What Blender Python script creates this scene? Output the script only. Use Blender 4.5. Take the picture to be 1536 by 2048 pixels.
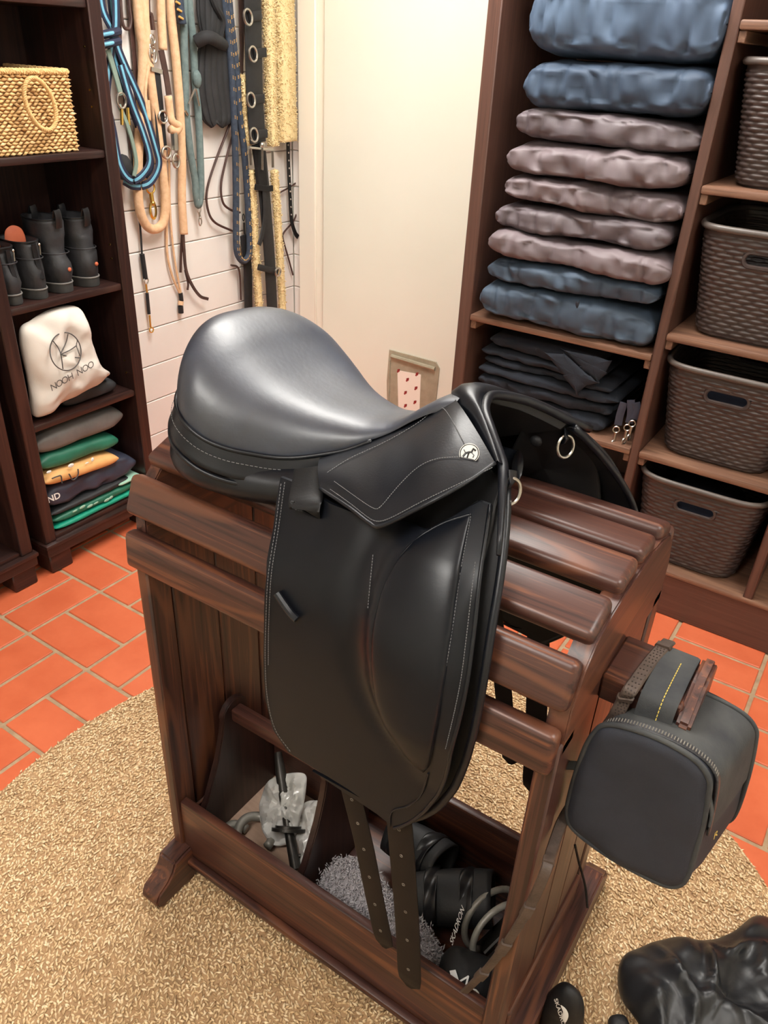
import bpy, bmesh, math, random
import numpy as np
from mathutils import Vector, Matrix, noise as mnoise

for o in list(bpy.data.objects): bpy.data.objects.remove(o)
random.seed(7); rng = np.random.default_rng(7)
scene = bpy.context.scene
COL = scene.collection
# ------------------------------------------------------------------ camera
F_PX, IMG_W, IMG_H, CAM_H = 1564.03, 1536, 2048, 1.469
YAW, PITCH, ROLL = math.radians(122.1789), math.radians(30.5666), math.radians(-3.0245)
fwd = np.array([math.cos(YAW)*math.cos(PITCH), math.sin(YAW)*math.cos(PITCH), -math.sin(PITCH)])
rgt = np.array([math.sin(YAW), -math.cos(YAW), 0.0]); dwn = np.cross(fwd, rgt)
cr_, sr_ = math.cos(ROLL), math.sin(ROLL)
CM = np.array([cr_*rgt+sr_*dwn, -sr_*rgt+cr_*dwn, fwd])
camd = bpy.data.cameras.new('camera'); cam = bpy.data.objects.new('camera', camd); COL.objects.link(cam)
camd.sensor_fit = 'HORIZONTAL'; camd.sensor_width = 36.0; camd.lens = 36.0*F_PX/IMG_W
camd.clip_start = 0.02; camd.clip_end = 50
mw = Matrix(((CM[0][0], -CM[1][0], -CM[2][0], 0), (CM[0][1], -CM[1][1], -CM[2][1], 0), (CM[0][2], -CM[1][2], -CM[2][2], CAM_H), (0, 0, 0, 1)))
cam.matrix_world = mw
scene.camera = cam
CE = np.array([0, 0, CAM_H])
def ray(u, v): return CM.T @ np.array([(u-768)/F_PX, (v-1024)/F_PX, 1.0])
def onx(u, v, x): d = ray(u, v); return d*(x/d[0])+CE
def ony(u, v, y): d = ray(u, v); return d*(y/d[1])+CE
def onz(u, v, z=0.0): d = ray(u, v); return d*((z-CAM_H)/d[2])+CE
# ------------------------------------------------------------------ world, exposure, lamps
w = bpy.data.worlds.new('world'); scene.world = w; w.use_nodes = True
w.node_tree.nodes['Background'].inputs[0].default_value = (1.0, .93, .84, 1)
w.node_tree.nodes['Background'].inputs[1].default_value = .25
vs = scene.view_settings
vs.view_transform = 'Standard'; vs.look = 'None'; vs.gamma = 1.0; vs.use_curve_mapping = False
vs.exposure = 0.0
LAMP_POWER = 28.5
LAMP_COL = (1.0, .965, .91)
# ------------------------------------------------------------------ helpers
def s2l(c):
    c = c/255.0
    return c/12.92 if c <= .04045 else ((c+.055)/1.055)**2.4
def rgb(r, g, b): return (s2l(r), s2l(g), s2l(b), 1)
def catmull(T, n, closed=False):
    T = np.array(T, float)
    if closed: T = np.vstack([T, T[:1]])
    k = len(T); t = np.linspace(0, k-1, n, endpoint=not closed); i = np.minimum(t.astype(int), k-2); u = (t-i)[:, None]
    if closed: P = np.vstack([T[-2], T, T[1]])
    else: P = np.vstack([2*T[0]-T[1], T, 2*T[-1]-T[-2]])
    a, b, c, d = P[i], P[i+1], P[i+2], P[i+3]
    return .5*((2*b)+(-a+c)*u+(2*a-5*b+4*c-d)*u*u+(-a+3*b-3*c+d)*u**3)
def grid(P, cu=False, cv=False, flip=False):
    P = np.asarray(P, float); n, m = P.shape[:2]; fs = []
    for i in range(n if cu else n-1):
        for j in range(m if cv else m-1):
            a, b, c, d = i*m+j, ((i+1) % n)*m+j, ((i+1) % n)*m+(j+1) % m, i*m+(j+1) % m
            fs.append((a, d, c, b) if flip else (a, b, c, d))
    return P.reshape(-1, 3), fs
def merge(*gs):
    V, F, o = [], [], 0
    for v, f in gs:
        v = np.asarray(v, float).reshape(-1, 3); V.append(v); F += [tuple(i+o for i in q) for q in f]; o += len(v)
    return np.vstack(V), F
def frames(P, closed=False, up=None):
    P = np.asarray(P, float)
    T = (np.roll(P, -1, 0)-np.roll(P, 1, 0)) if closed else np.gradient(P, axis=0)
    T /= np.linalg.norm(T, axis=1)[:, None]+1e-12
    N = np.zeros_like(P)
    if up is not None:
        U = np.broadcast_to(np.array(up, float), P.shape)
        N = U-T*(U*T).sum(1)[:, None]
        N /= np.linalg.norm(N, axis=1)[:, None]+1e-12
    else:
        r = np.array([0, 0, 1.0]) if abs(T[0][2]) < .9 else np.array([1.0, 0, 0])
        for i in range(len(P)):
            r = r-T[i]*(r@T[i]); r /= np.linalg.norm(r)+1e-12; N[i] = r
    return T, N, np.cross(T, N)
def tube(P, r, n=8, closed=False, up=None, flat=1.0, smooth=0):
    """r radius (scalar or per point) along N; flat scales the radius along the binormal"""
    P = np.asarray(P, float)
    if smooth: P = catmull(P, smooth, closed)
    T, N, B = frames(P, closed, up); r = np.broadcast_to(np.asarray(r, float), (len(P),))
    a = np.linspace(0, 2*math.pi, n, endpoint=False)
    R = P[:, None]+r[:, None, None]*(np.cos(a)[None, :, None]*N[:, None]+flat*np.sin(a)[None, :, None]*B[:, None])
    v, f = grid(R, cu=closed, cv=True)
    if not closed:
        m = len(P); f.append(tuple(range(n))); f.append(tuple((m-1)*n+j for j in range(n-1, -1, -1)))
    return v, f
def strap(P, wdir, width, thick, smooth=0, taper=0):
    """flat band along P; width along wdir; thickness along the normal"""
    P = np.asarray(P, float)
    if smooth: P = catmull(P, smooth)
    T, N, B = frames(P, False, wdir)
    wd = np.broadcast_to(np.asarray(width, float), (len(P),)).copy()
    if taper: wd[-1] *= .25; wd[-2] *= .9
    W = N*wd[:, None]/2; t = B*thick/2; e = .82
    R = np.stack([P-W-t*.3, P-W*e-t, P+W*e-t, P+W-t*.3, P+W+t*.3, P+W*e+t, P-W*e+t, P-W+t*.3], 1)
    v, f = grid(R, cv=True)
    m = len(P); f.append(tuple(range(8))); f.append(tuple((m-1)*8+j for j in range(7, -1, -1)))
    return v, f
_bc = {}
def box(x0, x1, y0, y1, z0, z1, bev=0.0, seg=1):
    key = (round(x1-x0, 5), round(y1-y0, 5), round(z1-z0, 5), bev, seg)
    if key not in _bc:
        bm = bmesh.new(); bmesh.ops.create_cube(bm, size=1)
        for v in bm.verts: v.co = Vector((v.co.x*(x1-x0), v.co.y*(y1-y0), v.co.z*(z1-z0)))
        if bev > 0:
            bev = min(bev, .45*min(x1-x0, y1-y0, z1-z0))
            bmesh.ops.bevel(bm, geom=bm.edges[:], offset=bev, segments=seg, affect='EDGES', profile=.5)
        bm.verts.ensure_lookup_table()
        _bc[key] = (np.array([v.co[:] for v in bm.verts]), [tuple(v.index for v in f.verts) for f in bm.faces]); bm.free()
    v, f = _bc[key]
    return v+np.array([(x0+x1)/2, (y0+y1)/2, (z0+z1)/2]), f
def rotx(g, a, c):
    v, f = g; v = v-np.array(c); ca, sa = math.cos(a), math.sin(a)
    return np.stack([v[:, 0], v[:, 1]*ca-v[:, 2]*sa, v[:, 1]*sa+v[:, 2]*ca], 1)+np.array(c), f
def rotz(g, a, c):
    v, f = g; v = v-np.array(c); ca, sa = math.cos(a), math.sin(a)
    return np.stack([v[:, 0]*ca-v[:, 1]*sa, v[:, 0]*sa+v[:, 1]*ca, v[:, 2]], 1)+np.array(c), f
def prism(out, axis, a, b, bev=0.0):
    """2-D outline extruded along axis 0/1/2 from a to b (outline in the two other axes, in order)"""
    bm = bmesh.new(); vs_ = []
    for p in out:
        c = list(p); c.insert(axis, a); vs_.append(bm.verts.new(c))
    fc = bm.faces.new(vs_)
    r = bmesh.ops.extrude_face_region(bm, geom=[fc]); d = [0, 0, 0]; d[axis] = b-a
    bmesh.ops.translate(bm, verts=[e for e in r['geom'] if isinstance(e, bmesh.types.BMVert)], vec=d)
    bmesh.ops.recalc_face_normals(bm, faces=bm.faces[:])
    if bev: bmesh.ops.bevel(bm, geom=[e for e in bm.edges if e.calc_face_angle(0) > .6], offset=bev, segments=2, affect='EDGES')
    bm.verts.index_update()
    g = (np.array([v.co[:] for v in bm.verts]), [tuple(v.index for v in f.verts) for f in bm.faces]); bm.free(); return g
def ball(c, r, n=10, m=7):
    a = np.linspace(0, 2*math.pi, n, endpoint=False); b = np.linspace(-math.pi/2, math.pi/2, m); r = np.broadcast_to(np.array(r, float), (3,))
    P = np.stack([np.cos(b)[:, None]*np.cos(a)[None]*r[0], np.cos(b)[:, None]*np.sin(a)[None]*r[1], np.repeat(np.sin(b)[:, None], n, 1)*r[2]], -1)+np.array(c)
    return grid(P, cv=True, flip=True)
def disc(c, nrm, r, thick=.002, n=20):
    nrm = np.array(nrm, float); nrm /= np.linalg.norm(nrm); c = np.array(c, float)
    u = np.cross(nrm, [0, 0, 1.0]) if abs(nrm[2]) < .9 else np.cross(nrm, [1.0, 0, 0]); u /= np.linalg.norm(u); v = np.cross(nrm, u)
    a = np.linspace(0, 2*math.pi, n, endpoint=False); ring = np.cos(a)[:, None]*u+np.sin(a)[:, None]*v
    L = [c-nrm*thick/2+ring*r, c+nrm*thick/2+ring*r]
    V = np.vstack(L); f = [(i, (i+1) % n, n+(i+1) % n, n+i) for i in range(n)]+[tuple(range(n-1, -1, -1)), tuple(range(n, 2*n))]
    return V, f
def ring(c, nrm, r, t, n=24, k=6, squash=1.0):
    nrm = np.array(nrm, float); nrm /= np.linalg.norm(nrm)
    u = np.cross(nrm, [0, 0, 1.0]) if abs(nrm[2]) < .9 else np.cross(nrm, [1.0, 0, 0]); u /= np.linalg.norm(u); v = np.cross(nrm, u)
    a = np.linspace(0, 2*math.pi, n, endpoint=False)
    return tube(np.array(c)+np.cos(a)[:, None]*u*r+np.sin(a)[:, None]*v*r*squash, t, k, closed=True)
def nz(p, s=1.0, o=0.0): return mnoise.noise(Vector((p[0]*s+o, p[1]*s+o*.7, p[2]*s-o*1.3)))
def worldloc(p):
    l = np.zeros(3)
    while p is not None: l += np.array(p.location); p = p.parent
    return l
def obj(name, g, mat, parent=None, label=None, cat=None, group=None, kind=None, flat=False, sharp=40, origin=None):
    V, F = g; V = np.asarray(V, float).reshape(-1, 3)
    me = bpy.data.meshes.new(name)
    if parent is None and origin is None and kind is None:
        mn, mx = V.min(0), V.max(0); origin = np.array([(mn[0]+mx[0])/2, (mn[1]+mx[1])/2, mn[2]])
    base = worldloc(parent) if parent is not None else (np.zeros(3) if origin is None else np.array(origin, float))
    me.from_pydata((V-base).tolist(), [], F)
    me.materials.append(mat)
    if not flat:
        me.polygons.foreach_set('use_smooth', np.ones(len(me.polygons), bool))
        if sharp: me.set_sharp_from_angle(angle=math.radians(sharp))
    me.update()
    o = bpy.data.objects.new(name, me); COL.objects.link(o)
    if parent is not None: o.parent = parent
    elif origin is not None: o.location = base
    tag(o, label, cat, group, kind)
    return o
def tag(o, label=None, cat=None, group=None, kind=None):
    if label: o['label'] = label
    if cat: o['category'] = cat
    if group: o['group'] = group
    if kind: o['kind'] = kind
    return o
def thing(name, label, cat, loc, group=None, kind=None):
    o = bpy.data.objects.new(name, None); COL.objects.link(o); o.location = loc; o.empty_display_size = .05
    return tag(o, label, cat, group, kind)
def share(name, me, parent, loc):
    o = bpy.data.objects.new(name, me); COL.objects.link(o); o.parent = parent; o.location = np.array(loc)-worldloc(parent); return o
def copy_tree(o, parent=None, off=None):
    c = o.copy(); COL.objects.link(c); c.parent = parent
    if off is not None: c.location = np.array(o.location)+np.array(off)
    for ch in list(o.children): copy_tree(ch, c)
    return c
def text_geo(s, size, U, V, org, ext=.0006, bold=0.0, align='LEFT'):
    cu = bpy.data.curves.new('t', 'FONT'); cu.body = s; cu.size = 1.0; cu.extrude = 0.0; cu.align_x = align; cu.offset = bold; cu.resolution_u = 3
    t = bpy.data.objects.new('t', cu); COL.objects.link(t); dg = bpy.context.evaluated_depsgraph_get()
    me = bpy.data.meshes.new_from_object(t.evaluated_get(dg)); v = np.array([q.co[:] for q in me.vertices]); f = [tuple(p.vertices) for p in me.polygons]
    bpy.data.objects.remove(t); bpy.data.curves.remove(cu); bpy.data.meshes.remove(me)
    U = np.array(U, float); V = np.array(V, float); U = U/np.linalg.norm(U); V = V/np.linalg.norm(V); N = np.cross(U, V)
    a = np.array(org)+size*(v[:, :1]*U+v[:, 1:2]*V)+N*ext
    return a, f
def pillow(out, nrm, thick, K=9, N=64, p=2.5, wr=0.0, ws=14.0, seed=0.0, back=1.0, closed_curve=True):
    """soft body from a planar-ish 3-D outline; bulges along nrm"""
    out = catmull(out, N, True); c = out.mean(0); nrm = np.array(nrm, float); nrm /= np.linalg.norm(nrm)
    th = thick if callable(thick) else (lambda P: thick)
    rows = []
    rho = np.sin(np.linspace(0, math.pi/2, K))
    for sgn in (1, -1):
        R = []
        for r in (rho if sgn == 1 else rho[::-1][1:]):
            Pn = c+(out-c)*r; t = max(0.0, 1-r**p)**.5
            row = []
            for P in Pn:
                d = th(P)*t*(1 if sgn == 1 else back)
                if wr: d += wr*nz(P, ws, seed+sgn)*(t**.5 if t > 0 else 0)+.4*wr*nz(P, ws*2.7, seed+5)*t
                row.append(P+nrm*sgn*d)
            R.append(row)
        rows += R
    P = np.array(rows)
    # outline may run either way: make the front side face nrm
    cr = np.cross(out[1]-out[0], out[0]-c)
    flip = (sum(np.cross(out[i]-c, out[(i+1) % N]-c)@nrm for i in range(N)) < 0)
    return grid(P, cv=True, flip=flip)
# ------------------------------------------------------------------ materials
def new_mat(name):
    m = bpy.data.materials.new(name); m.use_nodes = True; nt = m.node_tree
    return m, nt, nt.nodes['Principled BSDF']
def nd(nt, typ, **kw):
    n = nt.nodes.new(typ)
    for k, v in kw.items():
        if k in n.inputs: n.inputs[k].default_value = v
        else: setattr(n, k, v)
    return n
def ramp(nt, cols, interp='LINEAR'):
    r = nt.nodes.new('ShaderNodeValToRGB'); r.color_ramp.interpolation = interp
    e = r.color_ramp.elements
    while len(e) < len(cols): e.new(.5)
    for i, (p, c) in enumerate(cols): e[i].position = p; e[i].color = c
    return r
def coords(nt, scale=(1, 1, 1), rnd=True):
    tc = nt.nodes.new('ShaderNodeTexCoord'); mp = nt.nodes.new('ShaderNodeMapping'); mp.inputs['Scale'].default_value = scale
    if rnd:
        oi = nt.nodes.new('ShaderNodeObjectInfo'); ml = nd(nt, 'ShaderNodeMath', operation='MULTIPLY'); ml.inputs[1].default_value = 37.0
        ad = nd(nt, 'ShaderNodeVectorMath', operation='ADD')
        nt.links.new(oi.outputs['Random'], ml.inputs[0]); nt.links.new(tc.outputs['Object'], ad.inputs[0]); nt.links.new(ml.outputs[0], ad.inputs[1])
        nt.links.new(ad.outputs[0], mp.inputs['Vector'])
    else: nt.links.new(tc.outputs['Object'], mp.inputs['Vector'])
    return mp.outputs['Vector']
def set_bump(nt, b, h, strength, dist):
    bp = nd(nt, 'ShaderNodeBump'); bp.inputs['Strength'].default_value = strength; bp.inputs['Distance'].default_value = dist
    nt.links.new(h, bp.inputs['Height']); nt.links.new(bp.outputs[0], b.inputs['Normal'])
def plain(name, c1, c2=None, rough=.5, scale=6.0, bump=0.0, bscale=200.0, bdist=.001, metal=0.0, spec=.5, detail=4.0, sheen=0.0, coat=0.0, stretch=(1, 1, 1), rough2=None, bstretch=None):
    m, nt, b = new_mat(name)
    b.inputs['Roughness'].default_value = rough; b.inputs['Metallic'].default_value = metal; b.inputs['Specular IOR Level'].default_value = spec
    if sheen: b.inputs['Sheen Weight'].default_value = sheen
    if coat: b.inputs['Coat Weight'].default_value = coat; b.inputs['Coat Roughness'].default_value = .25
    if c2 is None: b.inputs['Base Color'].default_value = c1
    else:
        v = coords(nt, stretch); n = nd(nt, 'ShaderNodeTexNoise', Scale=scale, Detail=detail, Roughness=.6); nt.links.new(v, n.inputs['Vector'])
        r = ramp(nt, [(.32, c1), (.68, c2)]); nt.links.new(n.outputs['Fac'], r.inputs[0]); nt.links.new(r.outputs[0], b.inputs['Base Color'])
        if rough2 is not None:
            mr = nd(nt, 'ShaderNodeMapRange'); mr.inputs['To Min'].default_value = rough; mr.inputs['To Max'].default_value = rough2
            nt.links.new(n.outputs['Fac'], mr.inputs[0]); nt.links.new(mr.outputs[0], b.inputs['Roughness'])
    if bump:
        v = coords(nt, bstretch or stretch); n = nd(nt, 'ShaderNodeTexNoise', Scale=bscale, Detail=2.0); nt.links.new(v, n.inputs['Vector'])
        set_bump(nt, b, n.outputs['Fac'], bump, bdist)
    return m
def wood(name, axis, dark, mid, hi, rough=.38, grain=1.0):
    m, nt, b = new_mat(name)
    sc = [100.0*grain]*3; sc[axis] = 2.4
    v = coords(nt, tuple(sc))
    n1 = nd(nt, 'ShaderNodeTexNoise', Scale=1.0, Detail=5.0, Roughness=.62, Distortion=.7); nt.links.new(v, n1.inputs['Vector'])
    r1 = ramp(nt, [(.38, dark), (.47, mid), (.56, mid), (.64, hi)]); nt.links.new(n1.outputs['Fac'], r1.inputs[0])
    sc2 = [5.0]*3; sc2[axis] = .5
    v2 = coords(nt, tuple(sc2)); n2 = nd(nt, 'ShaderNodeTexNoise', Scale=1.0, Detail=2.0); nt.links.new(v2, n2.inputs['Vector'])
    wv = nd(nt, 'ShaderNodeMath', operation='MULTIPLY'); wv.inputs[1].default_value = 70.0; nt.links.new(n2.outputs['Fac'], wv.inputs[0])
    sn = nd(nt, 'ShaderNodeMath', operation='SINE'); nt.links.new(wv.outputs[0], sn.inputs[0])
    mr = nd(nt, 'ShaderNodeMapRange'); mr.inputs['From Min'].default_value = .72; mr.inputs['From Max'].default_value = 1.0; mr.inputs['To Max'].default_value = .75; nt.links.new(sn.outputs[0], mr.inputs[0])
    mx = nd(nt, 'ShaderNodeMix', data_type='RGBA'); nt.links.new(mr.outputs[0], mx.inputs['Factor']); nt.links.new(r1.outputs[0], mx.inputs['A']); mx.inputs['B'].default_value = hi
    nt.links.new(mx.outputs['Result'], b.inputs['Base Color'])
    b.inputs['Roughness'].default_value = rough; b.inputs['Specular IOR Level'].default_value = .5
    set_bump(nt, b, n1.outputs['Fac'], .25, .0006)
    return m
WD, WM, WH = rgb(50, 30, 26), rgb(73, 44, 37), rgb(108, 66, 46)
woodx, woody, woodz = [wood('stained_pine_'+a, i, WD, WM, WH) for i, a in enumerate('xyz')]
CD, CMd, CH = rgb(34, 21, 19), rgb(46, 29, 26), rgb(62, 38, 32)
cabx, caby, cabz = [wood('dark_cabinet_'+a, i, CD, CMd, CH, .35) for i, a in enumerate('xyz')]
RD, RM, RH = rgb(74, 50, 42), rgb(84, 57, 48), rgb(93, 64, 53)
rcx, rcy, rcz = [wood('right_cabinet_'+a, i, RD, RM, RH, .45) for i, a in enumerate('xyz')]
rsx, rsy = [wood('worn_shelf_'+a, i, rgb(98, 70, 56), rgb(116, 84, 67), rgb(134, 100, 80), .42) for i, a in ((0, 'x'), (1, 'y'))]
m_tile = plain('terracotta', rgb(197, 95, 60), rgb(211, 109, 72), .42, 9.0, .08, 60, .001)
m_grout = plain('grout', rgb(176, 152, 122), rgb(150, 126, 98), .9, 30, .4, 200, .001)
m_wallw = plain('white_board_paint', rgb(228, 223, 218), rgb(221, 215, 209), .5, 3, .05, 40, .001)
m_cream = plain('cream_paint', rgb(236, 235, 221), rgb(232, 231, 216), .45, 2)
m_ceil = plain('ceiling_paint', rgb(240, 236, 228), None, .8)
m_trim = plain('trim_paint', rgb(240, 234, 220), None, .45)
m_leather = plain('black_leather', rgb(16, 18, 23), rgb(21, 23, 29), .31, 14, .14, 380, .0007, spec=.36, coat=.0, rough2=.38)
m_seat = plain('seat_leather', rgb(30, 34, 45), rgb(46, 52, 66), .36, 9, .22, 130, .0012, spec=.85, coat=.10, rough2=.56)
m_flap = plain('flap_leather', rgb(15, 17, 22), rgb(20, 22, 28), .24, 7, .08, 500, .0005, spec=.26, coat=.0, rough2=.38)
m_matl = plain('matte_black_leather', rgb(19, 19, 20), rgb(27, 26, 27), .5, 12, .2, 300, .0006, spec=.22)
m_thread = plain('grey_thread', rgb(112, 112, 114), None, .7)
m_steel = plain('nickel', rgb(190, 186, 178), None, .28, metal=1.0)
m_brass = plain('brass', rgb(214, 178, 96), None, .25, metal=1.0)
m_girth = plain('girth_leather', rgb(24, 20, 19), rgb(32, 26, 24), .5, 20, .15, 300, .0005, spec=.18)
# ------------------------------------------------------------------ room shell
XA, YB, XR, YN, ZC = -2.235, 2.705, 1.3, -1.5, 2.45
fl = obj('floor', box(XA-.02, XR, YN, YB+.02, -.06, -.004), m_grout, kind='structure')
PX, PY, X0, Y0 = .2518, .2488, -1.7486, .919
g_ = .0055
def tile_mesh(nm, sx, sy):
    v, f = box(-sx/2, sx/2, -sy/2, sy/2, -.010, 0, .0022, 1)
    me = bpy.data.meshes.new(nm); me.from_pydata(v.tolist(), [], f); me.materials.append(m_tile); return me
tm = {0: tile_mesh('tile_x', PX-2*g_, PY/2-2*g_), 1: tile_mesh('tile_y', PX/2-2*g_, PY-2*g_)}
nt_ = 0
for i in range(-2, 10):
    for j in range(-3, 8):
        xa, ya = X0+i*PX, Y0+j*PY
        if xa+PX < XA or ya > YB: continue
        k = (i+j) % 2
        for h in (0, 1):
            cx = xa+PX/2 if k == 0 else xa+PX*(.25+.5*h)
            cy = ya+PY*(.25+.5*h) if k == 0 else ya+PY/2
            if cx < XA+.02 or cy > YB-.02: continue
            share('tile', tm[k], fl, (cx, cy, 0)); nt_ += 1
# wall with the hanging tack: horizontal painted boards
wl = obj('wall_left', box(XA-.06, XA-.012, YN, YB, 0, ZC), m_wallw, kind='structure')
v, f = box(-.006, .006, -(YB-YN)/2, (YB-YN)/2, -.0675, .0675, .003, 1)
bme = bpy.data.meshes.new('board'); bme.from_pydata(v.tolist(), [], f); bme.materials.append(m_wallw)
for k in range(18): share('board', bme, wl, (XA-.006, (YN+YB)/2, .1375*k+.069))
wb = obj('wall_back', box(XA-.06, XR+.06, YB+.012, YB+.06, 0, ZC), m_cream, kind='structure')
v, f = box(-.024, .024, -.006, .006, -.0675, .0675, .003, 1)
bme = bpy.data.meshes.new('board_short'); bme.from_pydata(v.tolist(), [], f); bme.materials.append(m_wallw)
for k in range(18): share('board', bme, wb, (XA+.025, YB+.006, .1375*k+.069))
obj('wall_right', box(XR, XR+.06, YN, YB, 0, ZC), m_cream, kind='structure')
obj('wall_front', box(XA-.06, XR+.06, YN-.06, YN, 0, ZC), m_cream, kind='structure')
obj('ceiling', box(XA-.06, XR+.06, YN-.06, YB+.06, ZC, ZC+.06), m_ceil, kind='structure')
obj('trim_1', box(-2.186, -2.100, YB-.022, YB+.012, 0, 2.12, .003), m_trim, kind='structure')
obj('trim_2', box(-2.100, -2.058, YB-.012, YB+.012, 0, 2.08, .003), m_trim, kind='structure')
d1 = obj('door_1', box(-2.053, -1.18, YB-.030, YB+.012, .012, 2.05, .003), m_cream, kind='structure')
obj('trim_3', box(-1.178, -1.105, YB-.022, YB+.012, 0, 2.12, .003), m_trim, kind='structure')
# ceiling lamps
m_emit, nt, b = new_mat('lamp_diffuser'); nt.nodes.remove(b); e = nt.nodes.new('ShaderNodeEmission'); e.inputs[0].default_value = (*LAMP_COL, 1); e.inputs[1].default_value = LAMP_POWER
nt.links.new(e.outputs[0], nt.nodes['Material Output'].inputs['Surface'])
m_lampf = plain('lamp_frame', rgb(225, 225, 222), None, .4)
for (lx, ly, sx, sy, lab) in ((-1.05, 1.70, 1.15, .60, 'long white ceiling lamp between the bookcase and the shelving'), (-.45, -.55, .62, .62, 'square white ceiling lamp near the front wall'), (.65, .7, .30, .9, 'narrow white ceiling lamp near the right wall')):
    t = thing('ceiling_lamp', lab, 'lamp', (lx, ly, ZC-.05))
    obj('frame', merge(box(lx-sx/2-.02, lx+sx/2+.02, ly-sy/2-.02, ly-sy/2, ZC-.05, ZC), box(lx-sx/2-.02, lx+sx/2+.02, ly+sy/2, ly+sy/2+.02, ZC-.05, ZC), box(lx-sx/2-.02, lx-sx/2, ly-sy/2, ly+sy/2, ZC-.05, ZC), box(lx+sx/2, lx+sx/2+.02, ly-sy/2, ly+sy/2, ZC-.05, ZC)), m_lampf, t, flat=True)
    obj('diffuser', box(lx-sx/2, lx+sx/2, ly-sy/2, ly+sy/2, ZC-.042, ZC-.03), m_emit, t, flat=True)
# clear pocket with a card on the door
m_pouch = plain('cloudy_plastic', rgb(150, 142, 122), rgb(176, 168, 146), .22, 12, .2, 30, .002)
m_card = plain('card_white', rgb(246, 238, 226), None, .5)
m_red = plain('card_red', rgb(158, 52, 50), None, .5)
yd = YB-.030
def dp(u, v, o): return ony(u, v, yd-o)
ct = thing('card_pocket', 'cloudy plastic pocket holding a white card with red motifs on the cream door', 'pocket', dp(825, 820, 0))
def quad_slab(pts, t, n):
    P = np.array(pts); n = np.array(n, float)*t
    k = len(P); V = np.vstack([P, P+n]); f = [tuple(range(k)), tuple(range(2*k-1, k-1, -1))]+[(i, k+i, k+(i+1) % k, (i+1) % k) for i in range(k)]
    return V, f
obj('sleeve', quad_slab([dp(780, 699, 0), dp(873, 724, 0), dp(880, 737, 0), dp(873, 800, 0), dp(871, 835, 0), dp(776, 828, 0), dp(775, 760, 0)], .006, (0, -1, 0)), m_pouch, ct, flat=True)
obj('top_fold', tube([dp(783, 712, .009), dp(870, 738, .009)], .009, 8), m_pouch, ct)
obj('side_fold', tube([dp(779, 720, .008), dp(776, 825, .008)], .005, 8), m_pouch, ct)
cd = obj('card', quad_slab([dp(795, 740, .0065), dp(842, 749, .0065), dp(839, 824, .0065), dp(797, 822, .0065)], .0012, (0, -1, 0)), m_card, ct, flat=True)
for (u, v) in ((797, 741), (815, 759), (834, 748), (832, 776), (811, 785), (830, 804), (811, 811)):
    a = dp(u, v, .0082)
    obj('motif', merge(disc(a, (0, -1, 0), .0065, .0006, 9), disc(a+np.array([-.004, 0, -.007]), (0, -1, 0), .004, .0006, 7), disc(a+np.array([.004, 0, .005]), (0, -1, 0), .0035, .0006, 7)), m_red, cd, flat=True)
# ------------------------------------------------------------------ round jute rug
RX, RY, RR = -.47, .728, .868
m_rugb = plain('jute_base', rgb(158, 126, 92), rgb(180, 146, 108), .95, 40, .5, 300, .002)
m_strand, nt, b = new_mat('jute_strand')
at = nd(nt, 'ShaderNodeAttribute', attribute_name='tint'); r = ramp(nt, [(0.0, rgb(190, 158, 120)), (.5, rgb(224, 194, 152)), (1.0, rgb(242, 220, 184))])
nt.links.new(at.outputs['Fac'], r.inputs[0])
vv = coords(nt, (1, 1, 1), False); nn = nd(nt, 'ShaderNodeTexNoise', Scale=2.3, Detail=3.0); nt.links.new(vv, nn.inputs['Vector'])
rs = ramp(nt, [(.56, (1, 1, 1, 1)), (.72, (.62, .54, .44, 1))]); nt.links.new(nn.outputs['Fac'], rs.inputs[0])
mx = nd(nt, 'ShaderNodeMix', data_type='RGBA', blend_type='MULTIPLY'); mx.inputs['Factor'].default_value = .8; nt.links.new(r.outputs[0], mx.inputs['A']); nt.links.new(rs.outputs[0], mx.inputs['B'])
nt.links.new(mx.outputs['Result'], b.inputs['Base Color']); b.inputs['Roughness'].default_value = .85; b.inputs['Specular IOR Level'].default_value = .25
rug = thing('jute_rug', 'round natural jute rug braided in rings under the saddle rack', 'rug', (RX, RY, 0))
prof = [(0, .0018), (RR-.012, .0018), (RR-.002, .0014), (RR, 0)]
a = np.linspace(0, 2*math.pi, 96, endpoint=False)
obj('backing', grid(np.array([[(RX+q*math.cos(t), RY+q*math.sin(t), z) for t in a] for q, z in prof]), cv=True, flip=True), m_rugb, rug)
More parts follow.
